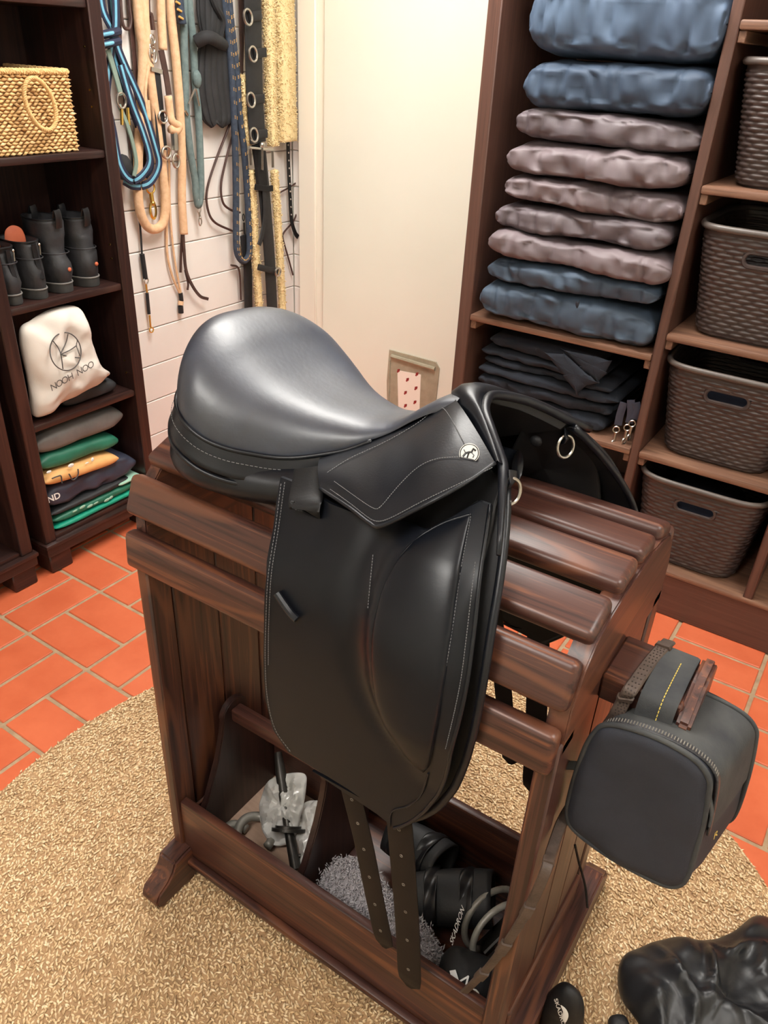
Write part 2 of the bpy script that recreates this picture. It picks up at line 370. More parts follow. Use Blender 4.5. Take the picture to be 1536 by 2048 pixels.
def lozenges(C, A, L, W, Hh, T, name, mat, parent, kind='stuff', N=None, B=None):
    """many stretched octahedra: centres C, long axes A(with length L), widths W, heights Hh along N"""
    n = len(C)
    V = np.empty((n, 6, 3))
    V[:, 0] = C-A*L[:, None]; V[:, 1] = C+A*L[:, None]; V[:, 2] = C-B*W[:, None]; V[:, 3] = C+B*W[:, None]; V[:, 4] = C+N*Hh[:, None]; V[:, 5] = C-N*Hh[:, None]
    q = np.array([(0, 2, 4), (2, 1, 4), (1, 3, 4), (3, 0, 4), (2, 0, 5), (1, 2, 5), (3, 1, 5), (0, 3, 5)])
    Fq = (q[None]+6*np.arange(n)[:, None, None]).reshape(-1, 3)
    me = bpy.data.meshes.new(name); V = V.reshape(-1, 3)-worldloc(parent)
    me.vertices.add(len(V)); me.vertices.foreach_set('co', V.ravel()); me.loops.add(Fq.size); me.loops.foreach_set('vertex_index', Fq.ravel().astype(np.int32))
    me.polygons.add(len(Fq)); me.polygons.foreach_set('loop_start', np.arange(0, Fq.size, 3, dtype=np.int32)); me.polygons.foreach_set('loop_total', np.full(len(Fq), 3, np.int32))
    me.update(calc_edges=True); me.polygons.foreach_set('use_smooth', np.ones(len(Fq), bool))
    at = me.attributes.new('tint', 'FLOAT', 'POINT'); at.data.foreach_set('value', np.repeat(T, 6).astype(np.float32))
    me.materials.append(mat); me.validate()
    o = bpy.data.objects.new(name, me); COL.objects.link(o); o.parent = parent
    if kind: o['kind'] = kind
    return o
C, A, L, W, HH, T = [], [], [], [], [], []
rw = .0074; nr = int(RR/rw)
for k in range(nr):
    q = rw*(k+.5); n = max(6, int(2*math.pi*q/.0056))
    th = np.arange(n)/n*2*math.pi+rng.random()*6
    th = th+rng.normal(0, .12, n)*.0056/max(q, .02)
    px, py = RX+q*np.cos(th), RY+q*np.sin(th)
    ok = (py > .02) & (px < .62)
    al = (1 if k % 2 else -1)*.62+rng.normal(0, .38, n)
    c_ = np.stack([px+rng.normal(0, .0016, n), py+rng.normal(0, .0016, n), .0028+rng.normal(0, .0012, n)], 1)
    tx, ty = -np.sin(th), np.cos(th); rx_, ry_ = np.cos(th), np.sin(th)
    a_ = np.stack([tx*np.cos(al)+rx_*np.sin(al), ty*np.cos(al)+ry_*np.sin(al), rng.normal(0, .16, n)], 1); a_ /= np.linalg.norm(a_, axis=1)[:, None]
    C.append(c_[ok]); A.append(a_[ok]); L.append(rng.uniform(.0050, .0088, n)[ok]); W.append(rng.uniform(.0019, .0030, n)[ok]); HH.append(rng.uniform(.0022, .0038, n)[ok]); T.append(np.clip(rng.normal(.55, .30, n), 0, 1)[ok])
C, A, L, W, HH, T = [np.concatenate(q) for q in (C, A, L, W, HH, T)]
Nn = np.repeat(np.array([[0, 0, 1.0]]), len(C), 0); Bb = np.cross(Nn, A); Bb /= np.linalg.norm(Bb, axis=1)[:, None]
lozenges(C, A, L, W, HH, T, 'strands', m_strand, rug, N=Nn, B=Bb)
# ------------------------------------------------------------------ saddle rack
YC = .8425
rack = thing('saddle_rack', 'brown stained wooden saddle stand with slatted top and open bottom tray', 'saddle rack', (-.507, YC, 0))
XL0, XL1, XR0, XR1 = -.860, -.836, -.180, -.154
def mir(pts): return [(2*YC-y, z) for y, z in reversed(pts)]
near = [(.650, .075), (.650, .79), (.660, .85), (.676, .892), (.702, .918), (.745, .930), (.80, .936)]
for xa, xb, xo in ((XL0, XL1, -1), (XR0, XR1, 1)):
    out = near+mir(near)
    obj('end_panel', prism(out, 0, xa+.006, xb-.006, 0), woodz, rack)
    for y0, y1 in ((.644, .690), (2*YC-.690, 2*YC-.644)):
        obj('stile', box(xa, xb, y0, y1, .075, .80, .003), woodz, rack)
    obj('bottom_rail', box(xa-(.004 if xo < 0 else 0), xb+(.004 if xo > 0 else 0), .692, 2*YC-.692, .085, .165, .004), woody, rack)
    for k in range(3):
        w_ = (2*YC-2*.692)/3; y0 = .692+k*w_
        obj('plank', box(xa+.003, xb-.003, y0+.0015, y0+w_-.0015, .165, .90, .002), woodz, rack)
    obj('top_rail', prism([(.652, .78), (.656, .85), (.676, .893), (.702, .919), (.745, .931), (.80, .937)]+mir([(.652, .78), (.656, .85), (.676, .893), (.702, .919), (.745, .931), (.80, .937)]), 0, xa, xb, .002), woody, rack)
    hf = [(.566, .005), (.556, .012), (.553, .028), (.560, .044), (.584, .056), (.598, .070), (.607, .090), (.640, .094)]
    fo = hf+mir(hf)
    xf = (xa-.003, xa+.043) if xo < 0 else (xb-.012, xb+.034)
    obj('foot', prism(fo, 0, xf[0], xf[1], .004), woody, rack)
def bar(y, z, a, wd=.062, th=.025):
    g = box(-.863, -.157, y-wd/2, y+wd/2, z-th/2, z+th/2, .009, 3); return rotx(g, a, (-.5, y, z))
for (y, z, a) in ((.806, .943, .10), (.722, .929, .36), (.660, .879, 1.22), (.642, .792, 1.50)):
    obj('slat', bar(y, z, a), woodx, rack); obj('slat', bar(2*YC-y, z, -a), woodx, rack)
obj('tray_front', box(XL1, XR0, .650, .668, .066, .215, .004, 2), woodx, rack)
obj('tray_lip', box(XL1, XR0, .636, .652, .050, .066, .004, 2), woodx, rack)
obj('tray_back', box(XL1, XR0, .953, .971, .066, .215, .004, 2), woodx, rack)
obj('tray_floor', box(XL1, XR0, .652, 2*YC-.652, .052, .066), woodx, rack)
ar = obj('arm', box(XR1, -.056, .764, .858, .786, .826, .003), woodx, rack)
obj('arm_cap', prism([(.752, .772), (.752, .812), (.794, .846), (.846, .846), (.874, .822), (.874, .772)], 0, -.058, -.041, .004), woodz, rack)
for (y, z) in ((.63, .835),):
    pass
# ------------------------------------------------------------------ saddle
SY = .83
sad = thing('dressage_saddle', 'black leather dressage saddle with deep seat and long flaps on the wooden stand', 'saddle', (-.55, SY, .94))
ST = np.array([(-.815, .0, 1.055, 1.055), (-.813, .05, 1.053, 1.10), (-.806, .083, 1.05, 1.125), (-.79, .121, 1.045, 1.138), (-.765, .154, 1.036, 1.138), (-.735, .172, 1.024, 1.124), (-.705, .171, 1.008, 1.104), (-.673, .158, .998, 1.085), (-.648, .142, .994, 1.073), (-.62, .124, .991, 1.062), (-.594, .108, .994, 1.054), (-.567, .092, 1.002, 1.049), (-.539, .076, 1.012, 1.046), (-.516, .062, 1.026, 1.048), (-.49, .050, 1.042, 1.056), (-.46, .040, 1.066, 1.080), (-.435, .034, 1.082, 1.098), (-.41, .03, 1.088, 1.106)])
SR = catmull(ST, 110)
SROLL = .08
def roll(P):
    P = np.array(P, float); P[..., 2] += -(P[..., 1]-SY)*SROLL-.003; return P
def seat_edge(side, dn=0.0, out=0.0, i0=0, i1=None):
    R = SR[i0:i1]; e = np.stack([R[:, 0], SY+side*R[:, 1], R[:, 2]], 1)
    T = np.gradient(e, axis=0); n = np.stack([T[:, 1], -T[:, 0], 0*T[:, 0]], 1)*(1 if side < 0 else -1)
    n /= np.linalg.norm(n, axis=1)[:, None]+1e-9
    n = -n
    c = np.array([-.62, SY, 1.0]); s = np.sign(((e-c)*n)[:, :2].sum(1)); n *= np.where(s == 0, 1, s)[:, None]
    return roll(e+n*out+np.array([0, 0, -dn]))
m_ = 49; s = np.sin(np.linspace(-math.pi/2, math.pi/2, m_)); gg = np.sqrt(np.maximum(0, 1-np.abs(s)**3))
SP = roll(np.stack([np.repeat(SR[:, :1], m_, 1), SY+SR[:, 1:2]*s, SR[:, 2:3]+(SR[:, 3:4]-SR[:, 2:3])*gg-.009*(1-s*s)**2*np.exp(-((SR[:, :1]+.66)/.075)**2)], -1))
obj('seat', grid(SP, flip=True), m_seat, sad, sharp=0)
# full edge loop around the back: near side reversed + far side
def loop(dn, out, i1=86):
    a_ = seat_edge(-1, dn, out, 1, i1)[::-1]; b_ = seat_edge(1, dn, out, 1, i1); return np.vstack([a_, b_])
def resample(P, n):
    P = np.asarray(P); d = np.r_[0, np.cumsum(np.linalg.norm(np.diff(P, axis=0), axis=1))]; t = np.linspace(0, d[-1], n)
    return np.stack([np.interp(t, d, P[:, k]) for k in range(3)], 1)
def smoothp(P, it=3):
    P = P.copy()
    for _ in range(it): P[1:-1] = .25*P[:-2]+.5*P[1:-1]+.25*P[2:]
    return P
def lp(dn, out, n=160): return smoothp(resample(loop(dn, out), n), 4)
obj('welt', tube(lp(.001, .002), .0032, 8), m_leather, sad, sharp=0)
rows = [lp(.000, .001), lp(.006, .004), lp(.018, .008), lp(.030, .013), lp(.036, .016), lp(.038, .013), lp(.034, .004)]
obj('cantle_band', grid(np.array(rows), flip=False), m_leather, sad, sharp=0)
def stitches(P, n_, ln, r, out):
    """row of stitches lying on path P, pushed along out"""
    Q = resample(P, n_*3+1); gs = []
    for i in range(0, len(Q)-2, 3):
        a_, b_ = Q[i]+out, Q[i+2]+out; gs.append(tube([a_, b_], r, 4))
    return merge(*gs)
up_ = np.array([0, -.0012, .0012])
def outward(P, k):
    P = np.array(P); c = np.array([-.62, SY, P[:, 2].mean()]); d = P-c; d[:, 2] = 0; d /= np.linalg.norm(d, axis=1)[:, None]; return P+d*k
obj('stitching', stitches(outward(lp(.016, .0085)[20:140], .0012), 120, 0, .0005, np.array([0, 0, .0006])), m_thread, sad)
obj('lower_piping', tube(lp(.044, .0135), .0036, 8), m_leather, sad, sharp=0)
# panels (the stuffed cushions) left and right
def panel(side):
    xs = np.linspace(0, 1, 40); rowsP = []
    path = catmull([(-.800, .075, .972), (-.785, .115, .963), (-.74, .136, .957), (-.68, .132, .955), (-.60, .112, .956), (-.50, .090, .965), (-.42, .082, .975), (-.36, .080, .985)], 50)
    rr = catmull([(.010, .012), (.030, .026), (.040, .030), (.040, .030), (.036, .029), (.030, .030), (.026, .028), (.018, .022)], 50)
    a_ = np.linspace(0, 2*math.pi, 20, endpoint=False)
    T, N, B = frames(path, False, (0, 0, 1))
    P = path[:, None]+rr[:, 1][:, None, None]*np.cos(a_)[None, :, None]*N[:, None]+rr[:, 0][:, None, None]*np.sin(a_)[None, :, None]*B[:, None]
    P[..., 1] = SY+side*P[..., 1]
    v, f = grid(P, cv=True, flip=(side > 0)); f.append(tuple(range(20))); f.append(tuple(49*20+j for j in range(19, -1, -1)))
    return v, f
for sd in (-1, 1): obj('panel', panel(sd), m_leather, sad, sharp=0)
# rear facing between seat and panels
obj('rear_gusset', grid(np.array([lp(.036, .010), lp(.050, .008), lp(.072, -.008)]), flip=False), m_leather, sad, sharp=0)
# ---- flaps (near side traced, far side mirrored)
FZ = np.array([.50, .57, .80, .86, .90, .94, .98, 1.02, 1.06, 1.10]); FY = np.array([.598, .600, .602, .606, .614, .634, .664, .700, .738, .775])
_fz = np.linspace(.5, 1.1, 240); _fy = np.interp(_fz, FZ, FY)
for _ in range(60): _fy[1:-1] = .25*_fy[:-2]+.5*_fy[1:-1]+.25*_fy[2:]
def fprof(z): return np.interp(z, _fz, _fy)
def fpx(u, v, off=0.0):
    y = .61
    for _ in range(25):
        P = ony(u, v, y); y = .5*y+.5*(fprof(P[2])-off)
    return ony(u, v, y)
def fxz(px, off=0.0): return np.array([fpx(u, v, off)[[0, 2]] for u, v in px])
def edge_fn(px, off=0.0):
    Q = fxz(px, off); Q = Q[np.argsort(Q[:, 1])]; return lambda z: np.interp(z, Q[:, 1], Q[:, 0])
Lpx = [(556, 935), (545, 965), (540, 1060), (533, 1150), (528, 1250), (527, 1330), (531, 1400), (546, 1460), (578, 1507), (622, 1541), (670, 1566), (705, 1583), (735, 1605), (752, 1627), (766, 1646), (788, 1656)]
Rpx = [(985, 960), (985, 1010), (982, 1060), (975, 1120), (966, 1190), (955, 1260), (944, 1340), (932, 1410), (918, 1475), (902, 1535), (880, 1585), (850, 1622), (825, 1642), (805, 1652), (788, 1656)]
Ipx = [(1003, 960), (1006, 1010), (1003, 1060), (997, 1120), (987, 1190), (975, 1260), (963, 1340), (951, 1410), (938, 1475), (922, 1535), (900, 1588), (868, 1626), (840, 1643), (815, 1650), (795, 1653)]
Kpx_l = [(950, 1022), (900, 1035), (850, 1062), (812, 1105), (785, 1160), (768, 1230), (763, 1300), (770, 1370), (788, 1430), (815, 1485), (840, 1520), (853, 1537)]
Kpx_r = [(950, 1022), (937, 1130), (922, 1240), (908, 1330), (895, 1410), (882, 1475), (866, 1524), (853, 1537)]
kl = edge_fn(Kpx_l); kzr = fxz(Kpx_l)[:, 1]; KZ0, KZ1 = kzr.min(), kzr.max()
def fbulge(x, z):
    xl = kl(np.clip(z, KZ0, KZ1))
    d = x-xl
    s_ = np.clip((z-KZ0+.03)/.10, 0, 1)*np.clip((KZ1+.04-z)/.08, 0, 1)
    b1 = .017*np.exp(-(np.minimum(d+.004, 0)/.016)**2)*np.exp(-(np.maximum(d-.09, 0)/.03)**2)
    dent = -.004*np.exp(-((d+.047)/.015)**2)
    return s_*(b1+dent)
def flap_surf(lf, rf, zmin, zmax, nr=64, nc=44, off=0.0, bul=True, zc=None):
    zz = zmin+(zmax-zmin)*(1-np.cos(np.linspace(0, math.pi/2, nr)))
    P = np.zeros((nr, nc, 3))
    for i, z0 in enumerate(zz):
        zl_ = zmin+(z0-zmin)*((.985 if bul else .95)-zmin)/(zmax-zmin)
        a_, b_ = lf(zl_), rf(z0); x = np.linspace(a_, b_, nc)
        zt = np.interp(x, [-.56, -.45, -.36, -.32], [.985, .985, 1.0, zmax]) if bul else np.interp(x, [-.50, -.37, -.31], [.95, .975, zmax])
        z = zmin+(z0-zmin)*(zt-zmin)/(zmax-zmin)+0*x
        y = fprof(z)-off-(fbulge(x, z) if bul else 0)
        y = y+.018*np.clip((-.50-x)/.06, 0, 1)*np.clip((z-.90)/.1, 0, 1)
        P[i] = np.stack([x, y, z], 1)
    return P
def thick_sheet(P, t):
    Q = P.copy(); Q[..., 1] += t
    n, m = P.shape[:2]; v1, f1 = grid(P, flip=True); v2, f2 = grid(Q); o = n*m
    F = f1+[tuple(i+o for i in q) for q in f2]
    rim = [i*m for i in range(n)]+[(n-1)*m+j for j in range(1, m)]+[i*m+m-1 for i in range(n-2, -1, -1)]+[j for j in range(m-2, 0, -1)]
    for k in range(len(rim)):
        a_, b_ = rim[k], rim[(k+1) % len(rim)]; F.append((a_, b_, b_+o, a_+o))
    return np.vstack([v1, v2]), F
def far(g):
    v, f = g; v = np.array(v); v[:, 1] = 2*.84-v[:, 1]; w_ = np.clip((-.36-v[:, 0])/.05, 0, 1); v[:, 2] -= w_*np.maximum(0, v[:, 2]-.92)*.75; v[:, 0] += .034*np.exp(-((v[:, 2]-.84)/.12)**2); return v, [tuple(reversed(q)) for q in f]
def far_roll(g):
    v, f = g; v = np.array(v); y = v[:, 1].copy(); v[:, 1] = 2*SY-y; v[:, 2] -= (v[:, 1]-y)*SROLL+.55*np.maximum(0, v[:, 1]-.915)*np.clip((-.35-v[:, 0])/.06, 0, 1); return v, [tuple(reversed(q)) for q in f]
def both(name, g, mat, sharp=40, near_only=False, parents=None, far=far):
    a_ = obj(name, g, mat, parents[0] if parents else sad, sharp=sharp)
    if near_only: return a_, None
    return a_, obj(name, far(g), mat, parents[1] if parents else sad, sharp=sharp)
lf, rf, inf_ = edge_fn(Lpx), edge_fn(Rpx), edge_fn(Ipx)
zb = fpx(788, 1656)[2]
FP = flap_surf(lf, rf, zb+.0006, 1.035)
flaps = both('flap', thick_sheet(FP, .0045), m_flap)
# under flap, slightly longer at the front
UP = flap_surf(lambda z: lf(z)+.05, inf_, zb+.010, 1.05, off=-.012, bul=False)
under = both('under_flap', thick_sheet(UP, .004), m_matl)
fe = np.array([UP[i, -1] for i in range(len(UP))]); both('front_piping', tube(smoothp(fe, 3)+np.array([0, .000, 0]), .0055, 8), m_leather, 0)
fe2 = np.array([FP[i, -1] for i in range(len(FP))]); both('flap_binding', tube(smoothp(fe2, 3), .0028, 6), m_leather, 0, parents=flaps)
# knee block
kr = edge_fn(Kpx_r)
nr_, nc_ = 44, 24; zz = KZ0+(KZ1-KZ0)*(.5-.5*np.cos(np.linspace(.02, math.pi-.02, nr_)))
KP = np.zeros((nr_, nc_, 3))
for i, z in enumerate(zz):
    a_, b_ = kl(z), kr(z); t_ = np.linspace(0, 1, nc_); x = a_+(b_-a_)*(.5-.5*np.cos(t_*math.pi))
    tt = (x-a_)/max(b_-a_, 1e-5); e_ = min(1, (1-abs(2*(z-KZ0)/(KZ1-KZ0)-1)**5))
    hgt = (.004+.011*np.power(np.clip(4*tt*(1-tt), 0, 1), .45))*max(e_, .05)**.5
    hgt[0] = hgt[-1] = -.003
    KP[i] = np.stack([x, fprof(z)-fbulge(x, np.full(nc_, z))-hgt, np.full(nc_, z)], 1)
both('knee_block', grid(KP, flip=True), m_flap, 0, parents=flaps)
both('knee_piping', tube(smoothp(KP[:, 0]+np.array([0, -.0035, 0]), 2), .0022, 6), m_leather, 0, parents=flaps)
def onflap(px, off=.0012):
    out = []
    for u, v in px:
        P = fpx(u, v); P[1] = fprof(P[2])-fbulge(np.array([P[0]]), np.array([P[2]]))[0]-off+.018*np.clip((-.50-P[0])/.06, 0, 1)*np.clip((P[2]-.90)/.1, 0, 1); out.append(P)
    return np.array(out)
for px, n_ in (([(549, 975), (545, 1060), (538, 1150), (533, 1250), (532, 1330), (537, 1400), (552, 1458), (583, 1503)], 90), ([(556, 972), (551, 1060), (544, 1150), (539, 1250), (538, 1330)], 70), ([(936, 1130), (921, 1240), (906, 1330), (893, 1410), (880, 1475), (866, 1520)], 70), ([(950, 1025), (938, 1120)], 18), ([(965, 1110), (955, 1190), (944, 1260), (932, 1345), (921, 1410), (906, 1480)], 70), ([(745, 1110), (744, 1160), (745, 1210)], 18), ([(583, 1024), (610, 1026), (637, 1024)], 9)):
    obj('stitching', stitches(catmull(onflap(px), 40), n_, 0, .00048, np.array([0, -.0004, 0])), m_thread, flaps[0])
# seam of the flap bottom
obj('seam', tube(catmull(onflap([(862, 1540), (842, 1590), (815, 1612), (785, 1622), (780, 1652)]), 24), .0014, 6), m_leather, flaps[0])
# keeper loop and slot strap
obj('keeper', tube(catmull(onflap([(560, 1182), (572, 1200), (588, 1222), (600, 1234)], .006), 14), .0052, 8, up=(0, -1, 0), flat=.9), m_leather, flaps[0])
q = [onflap([p], o)[0] for p, o in (((588, 950), .006), ((612, 952), .006), ((640, 950), .006))]
sl = catmull([ony(619, 936, .700), ony(617, 955, .689), ony(613, 985, .670), ony(611, 1008, .654), ony(611, 1019, .651), ony(611, 1021, .662)], 20)
both('slot_strap', strap(sl, (1, 0, 0), .043, .004), m_matl, parents=flaps, far=far_roll)
# ---- skirts with badge
Tt = [ony(u, v, y) for u, v, y in ((640, 916, .732), (700, 899, .755), (746, 880, .775), (800, 851, .801), (850, 826, .814), (885, 803, .818), (905, 791, .820))]
Bt = [ony(u, v, y) for u, v, y in ((640, 977, .672), (700, 1016, .652), (738, 1045, .640), (764, 1052, .636), (850, 1010, .652), (930, 967, .686), (990, 926, .727))]
nc2 = 50; TT = catmull(Tt, nc2); BB = catmull(Bt, nc2); kr_ = 16
SKP = np.array([TT*(1-r)+BB*r+np.array([0, -.5, .85])*(.016*4*r*(1-r)*(.4+.6*np.sin(np.linspace(.3, 2.8, nc2)))[:, None]) for r in np.linspace(0, 1, kr_)])
def thick_n(P, d, flip=False):
    Q = P+np.array(d); n, m = P.shape[:2]; v1, f1 = grid(P, flip=flip); v2, f2 = grid(Q, flip=not flip); o = n*m
    F = f1+[tuple(i+o for i in q) for q in f2]
    rim = [i*m for i in range(n)]+[(n-1)*m+j for j in range(1, m)]+[i*m+m-1 for i in range(n-2, -1, -1)]+[j for j in range(m-2, 0, -1)]
    for k in range(len(rim)):
        a_, b_ = rim[k], rim[(k+1) % len(rim)]; F.append((a_, b_, b_+o, a_+o) if not flip else (b_, a_, a_+o, b_+o))
    return np.vstack([v1, v2]), F
skirts = both('skirt', thick_n(SKP, (0, .003, -.003)), m_leather, far=far_roll)
both('skirt_binding', tube(smoothp(np.array(SKP[-1]), 1), .0024, 6), m_leather, 0, parents=skirts, far=far_roll)
def onskirt(u, v, off=.0014):
    best = None
    P = SKP.reshape(-1, 3); d = P-CE; c = (CM@d.T).T; q = c[:, :2]/c[:, 2:]*F_PX+[768, 1024]
    w_ = np.hypot(*(q-[u, v]).T); i = np.argsort(w_)[:6]; ww = 1/(w_[i]+.5)**2; yy = (P[i, 1]*ww).sum()/ww.sum()
    return ony(u, v, yy-off)
for px, n_ in (([(655, 945), (700, 916), (752, 893), (800, 868), (845, 840), (868, 818), (885, 815), (898, 830), (915, 860), (930, 888)], 80), ([(922, 914), (880, 916), (842, 930), (808, 960), (780, 992), (760, 1015), (745, 1016), (700, 985), (668, 962)], 70), ([(985, 935), (930, 962), (850, 1000), (790, 1032), (760, 1043), (738, 1036), (700, 1006), (660, 978)], 80)):
    obj('stitching', stitches(smoothp(catmull([onskirt(u, v) for u, v in px], 40), 3), n_, 0, .00048, np.array([0, -.0006, .0004])), m_thread, skirts[0])
m_badge = plain('badge_silver', rgb(150, 148, 142), None, .45, metal=.8)
bc = onskirt(939, 907, .002); bn = np.array([.18, -.80, .55])
bn /= np.linalg.norm(bn)
bd = obj('badge', merge(disc(bc, bn, .0115, .003, 28)), m_badge, skirts[0]); bd['label'] = 'round silver badge with a dark rearing horse'
ub = np.cross([0, 0, 1.0], bn); ub /= np.linalg.norm(ub); vb = np.cross(bn, ub)
def bp(x, y, o=.0018): return bc+ub*x*.0115+vb*y*.0115+bn*o
m_blk = plain('black_enamel', rgb(22, 22, 24), None, .4)
obj('emblem', merge(tube([bp(-.55, -.45), bp(-.35, -.05), bp(-.05, .1), (bp(.2, .15)), bp(.3, .5), bp(.55, .35)], .0013, 5), tube([bp(-.05, .05), bp(-.1, -.5)], .0009, 4), tube([bp(.2, .1), bp(.5, -.1), bp(.45, -.35)], .0008, 4), tube([bp(-.35, -.05), bp(-.6, .25)], .0008, 4), ring(bc+bn*.0016, bn, .0103, .0005, 28, 4), tube([bp(-.6, -.58), bp(.6, -.58)], .0011, 4)), m_blk, bd)
# ---- pommel arch
rear = [(-.318, .735, 1.072), (-.349, .762, 1.082), (-.383, .792, 1.093), (-.415, .815, 1.100), (-.435, .84, 1.098)]
midl = [(-.312, .733, 1.077), (-.341, .762, 1.090), (-.372, .792, 1.103), (-.396, .815, 1.112), (-.408, .84, 1.1155)]
frnt = [(-.309, .737, 1.068), (-.331, .758, 1.081), (-.354, .781, 1.093), (-.374, .806, 1.100), (-.385, .84, 1.105)]
def arch(q, dz=0.0):
    q = [np.array(p, float) for p in q]; m2 = [np.array([p[0], 1.68-p[1], p[2]]) for p in q[:-1]][::-1]
    A_ = catmull(q+m2, 60); A_[:, 2] += dz-np.maximum(0, A_[:, 1]-.84)*.12; return A_
inn = arch([(x-.008, y+.010 if y < .83 else y, z-.012) for x, y, z in frnt])
obj('pommel', grid(np.array([arch(rear, -.006), arch(rear), .55*arch(rear)+.45*arch(midl)+np.array([0, 0, .004]), arch(midl), .5*arch(midl)+.5*arch(frnt)+np.array([.002, 0, .003]), arch(frnt), inn]), flip=True), m_leather, sad, sharp=0)
pip = arch(frnt)+np.array([.003, 0, .0])
lowN = [ony(1003, 960, .718), ony(1005, 985, .704), ony(1005, 1020, .686), ony(1002, 1060, .668), ony(997, 1110, .646)]
tail = [np.array(p) for p in lowN][::-1]; tailf = [np.array([p[0], 1.68-p[1], p[2]-.02]) for p in lowN[:2]]
obj('pommel_piping', tube(smoothp(np.vstack([tail, pip, tailf]), 4), np.r_[np.linspace(.0028, .0062, 6), np.full(61, .0062)], 10), m_leather, sad, sharp=0)
# gullet lining (dark underside of the arch) running back under the seat
L1 = arch([(x-.006, y+.008 if y < .83 else y, z-.012) for x, y, z in frnt]); L2 = L1.copy(); L2[:, 0] = L2[:, 0]*.3+(-.72)*.7; L2[:, 2] -= .105; L2[:, 1] = .84+(L2[:, 1]-.84)*.5
obj('gullet_lining', grid(np.array([L1*(1-t)+L2*t for t in np.linspace(0, 1, 14)]), flip=False), m_matl, sad, sharp=0)
# inner panel fronts below the arch (point pockets) both sides
ip = [(-.312, .742, 1.060), (-.300, .712, 1.035), (-.292, .690, 1.00), (-.290, .668, .965), (-.292, .655, .93), (-.30, .645, .88), (-.33, .640, .83), (-.40, .642, .82), (-.46, .66, .86), (-.47, .69, .93), (-.45, .72, .985), (-.41, .745, 1.03), (-.36, .757, 1.055)]
both('inner_panel', pillow([np.array(p) for p in ip], (0, 1, .45), .016, K=7, N=48), m_matl, 0)
for (u, v, y) in ((1030, 880, .9), ):
    pass
bt = np.array([-.345, .925, 1.022]); obj('button', ball(bt, (.009, .006, .008)), m_matl, sad)
for side, (u, v, y) in ((0, (1021, 983, .728)), (1, (1131, 893, .94))):
    c = ony(u, v, y); obj('d_ring', merge(ring(c, (.75, -.55, .15), .0125, .0021, 28, 8, 1.25)), m_steel, sad)
    obj('d_ring_loop', strap([c+np.array([-.004, .008, .022]), c+np.array([.0, .002, .010]), c+np.array([-.010, .010, .002])], (0, 1, .2), .016, .003, smooth=8), m_leather, sad)
m_grey0 = plain('dull_eyelet', rgb(120, 112, 102), None, .5, metal=.6)
# ---- girth straps
def girth(px, wpx, y0):
    P = [ony(u, v, y0) for u, v in px]; wd = np.linalg.norm(ony(px[-1][0]+wpx/2, px[-1][1], y0)-ony(px[-1][0]-wpx/2, px[-1][1], y0))
    P = catmull(P, 30); return P, wd
for px, wpx, y0, zt in (([(793, 1600), (800, 1660), (808, 1760), (815, 1860), (819, 1965)], 34, .612, .0), ([(690, 1530), (706, 1600), (728, 1690), (748, 1790), (768, 1885)], 29, .616, .0)):
    P, wd = girth(px, wpx, y0); tip = P[-1]+(P[-1]-P[-2])/np.linalg.norm(P[-1]-P[-2])*.010
    g = strap(np.vstack([P, tip]), (1, 0, 0), wd, .004, taper=1)
    st = both('girth_strap', g, m_girth)
    hs = [P[i] for i in (7, 11, 15, 19, 23, 27)]
    for s_i, fn in ((0, 1), (1, -1)):
        for h in hs:
            hh = h.copy()
            if fn < 0: hh[1] = 1.68-hh[1]
            obj('eyelet', ring(hh+np.array([0, -.0022*fn, 0]), (0, -1, 0), .0022, .0007, 10, 4), m_grey0, st[s_i])
# ------------------------------------------------------------------ left bookcases
def bookcase(label, y0, y1, grp):
    t = thing('bookcase', label, 'bookcase', (-2.085, (y0+y1)/2, 0), grp)
    xf, xb = -1.935, XA+.002; th = .040
    for a, b in ((y0, y0+th), (y1-th, y1)): obj('side_panel', box(xb, xf, a, b, .11, 2.0, .003), cabz, t)
    obj('back_panel', box(xb, xb+.008, y0+th, y1-th, .11, 2.0), cabz, t)
    for z in (.125, .492, .832, 1.196, 1.545, 1.985):
        obj('shelf', box(xb+.008, xf-.006, y0+th, y1-th, z-.020, z, .004, 2), caby, t)
    obj('plinth', box(xb, xf+.008, y0-.004, y1+.004, .064, .106, .005, 2), caby, t)
    obj('plinth_moulding', box(xb, xf+.014, y0-.008, y1+.008, .096, .110, .004, 2), caby, t)
    for a, b in ((y0+.004, y0+.082), (y1-.082, y1-.004)):
        for xa, xc in ((xf-.07, xf), (xb+.01, xb+.08)): obj('foot', box(xa, xc, a, b, .0, .066, .004), caby, t)
    for z in (.545, .585, .90, .94, 1.30, 1.34, 1.44):
        for a, s_ in ((y0+th, 1), (y1-th, -1)):
            for x in (xf-.035,): obj('shelf_pin', disc((x, a+s_*.0008, z), (0, 1, 0), .0028, .002, 8), m_brass, t)
    return t
bookcase('dark brown bookcase of shelves holding boots and the straw basket', 1.135, 1.583, 'dark bookcases')
bookcase('dark brown bookcase at the wall end, mostly empty shelves', .66, 1.092, 'dark bookcases')
def lp_(u, v, o=0.0): return onx(u, v, -1.935-o)
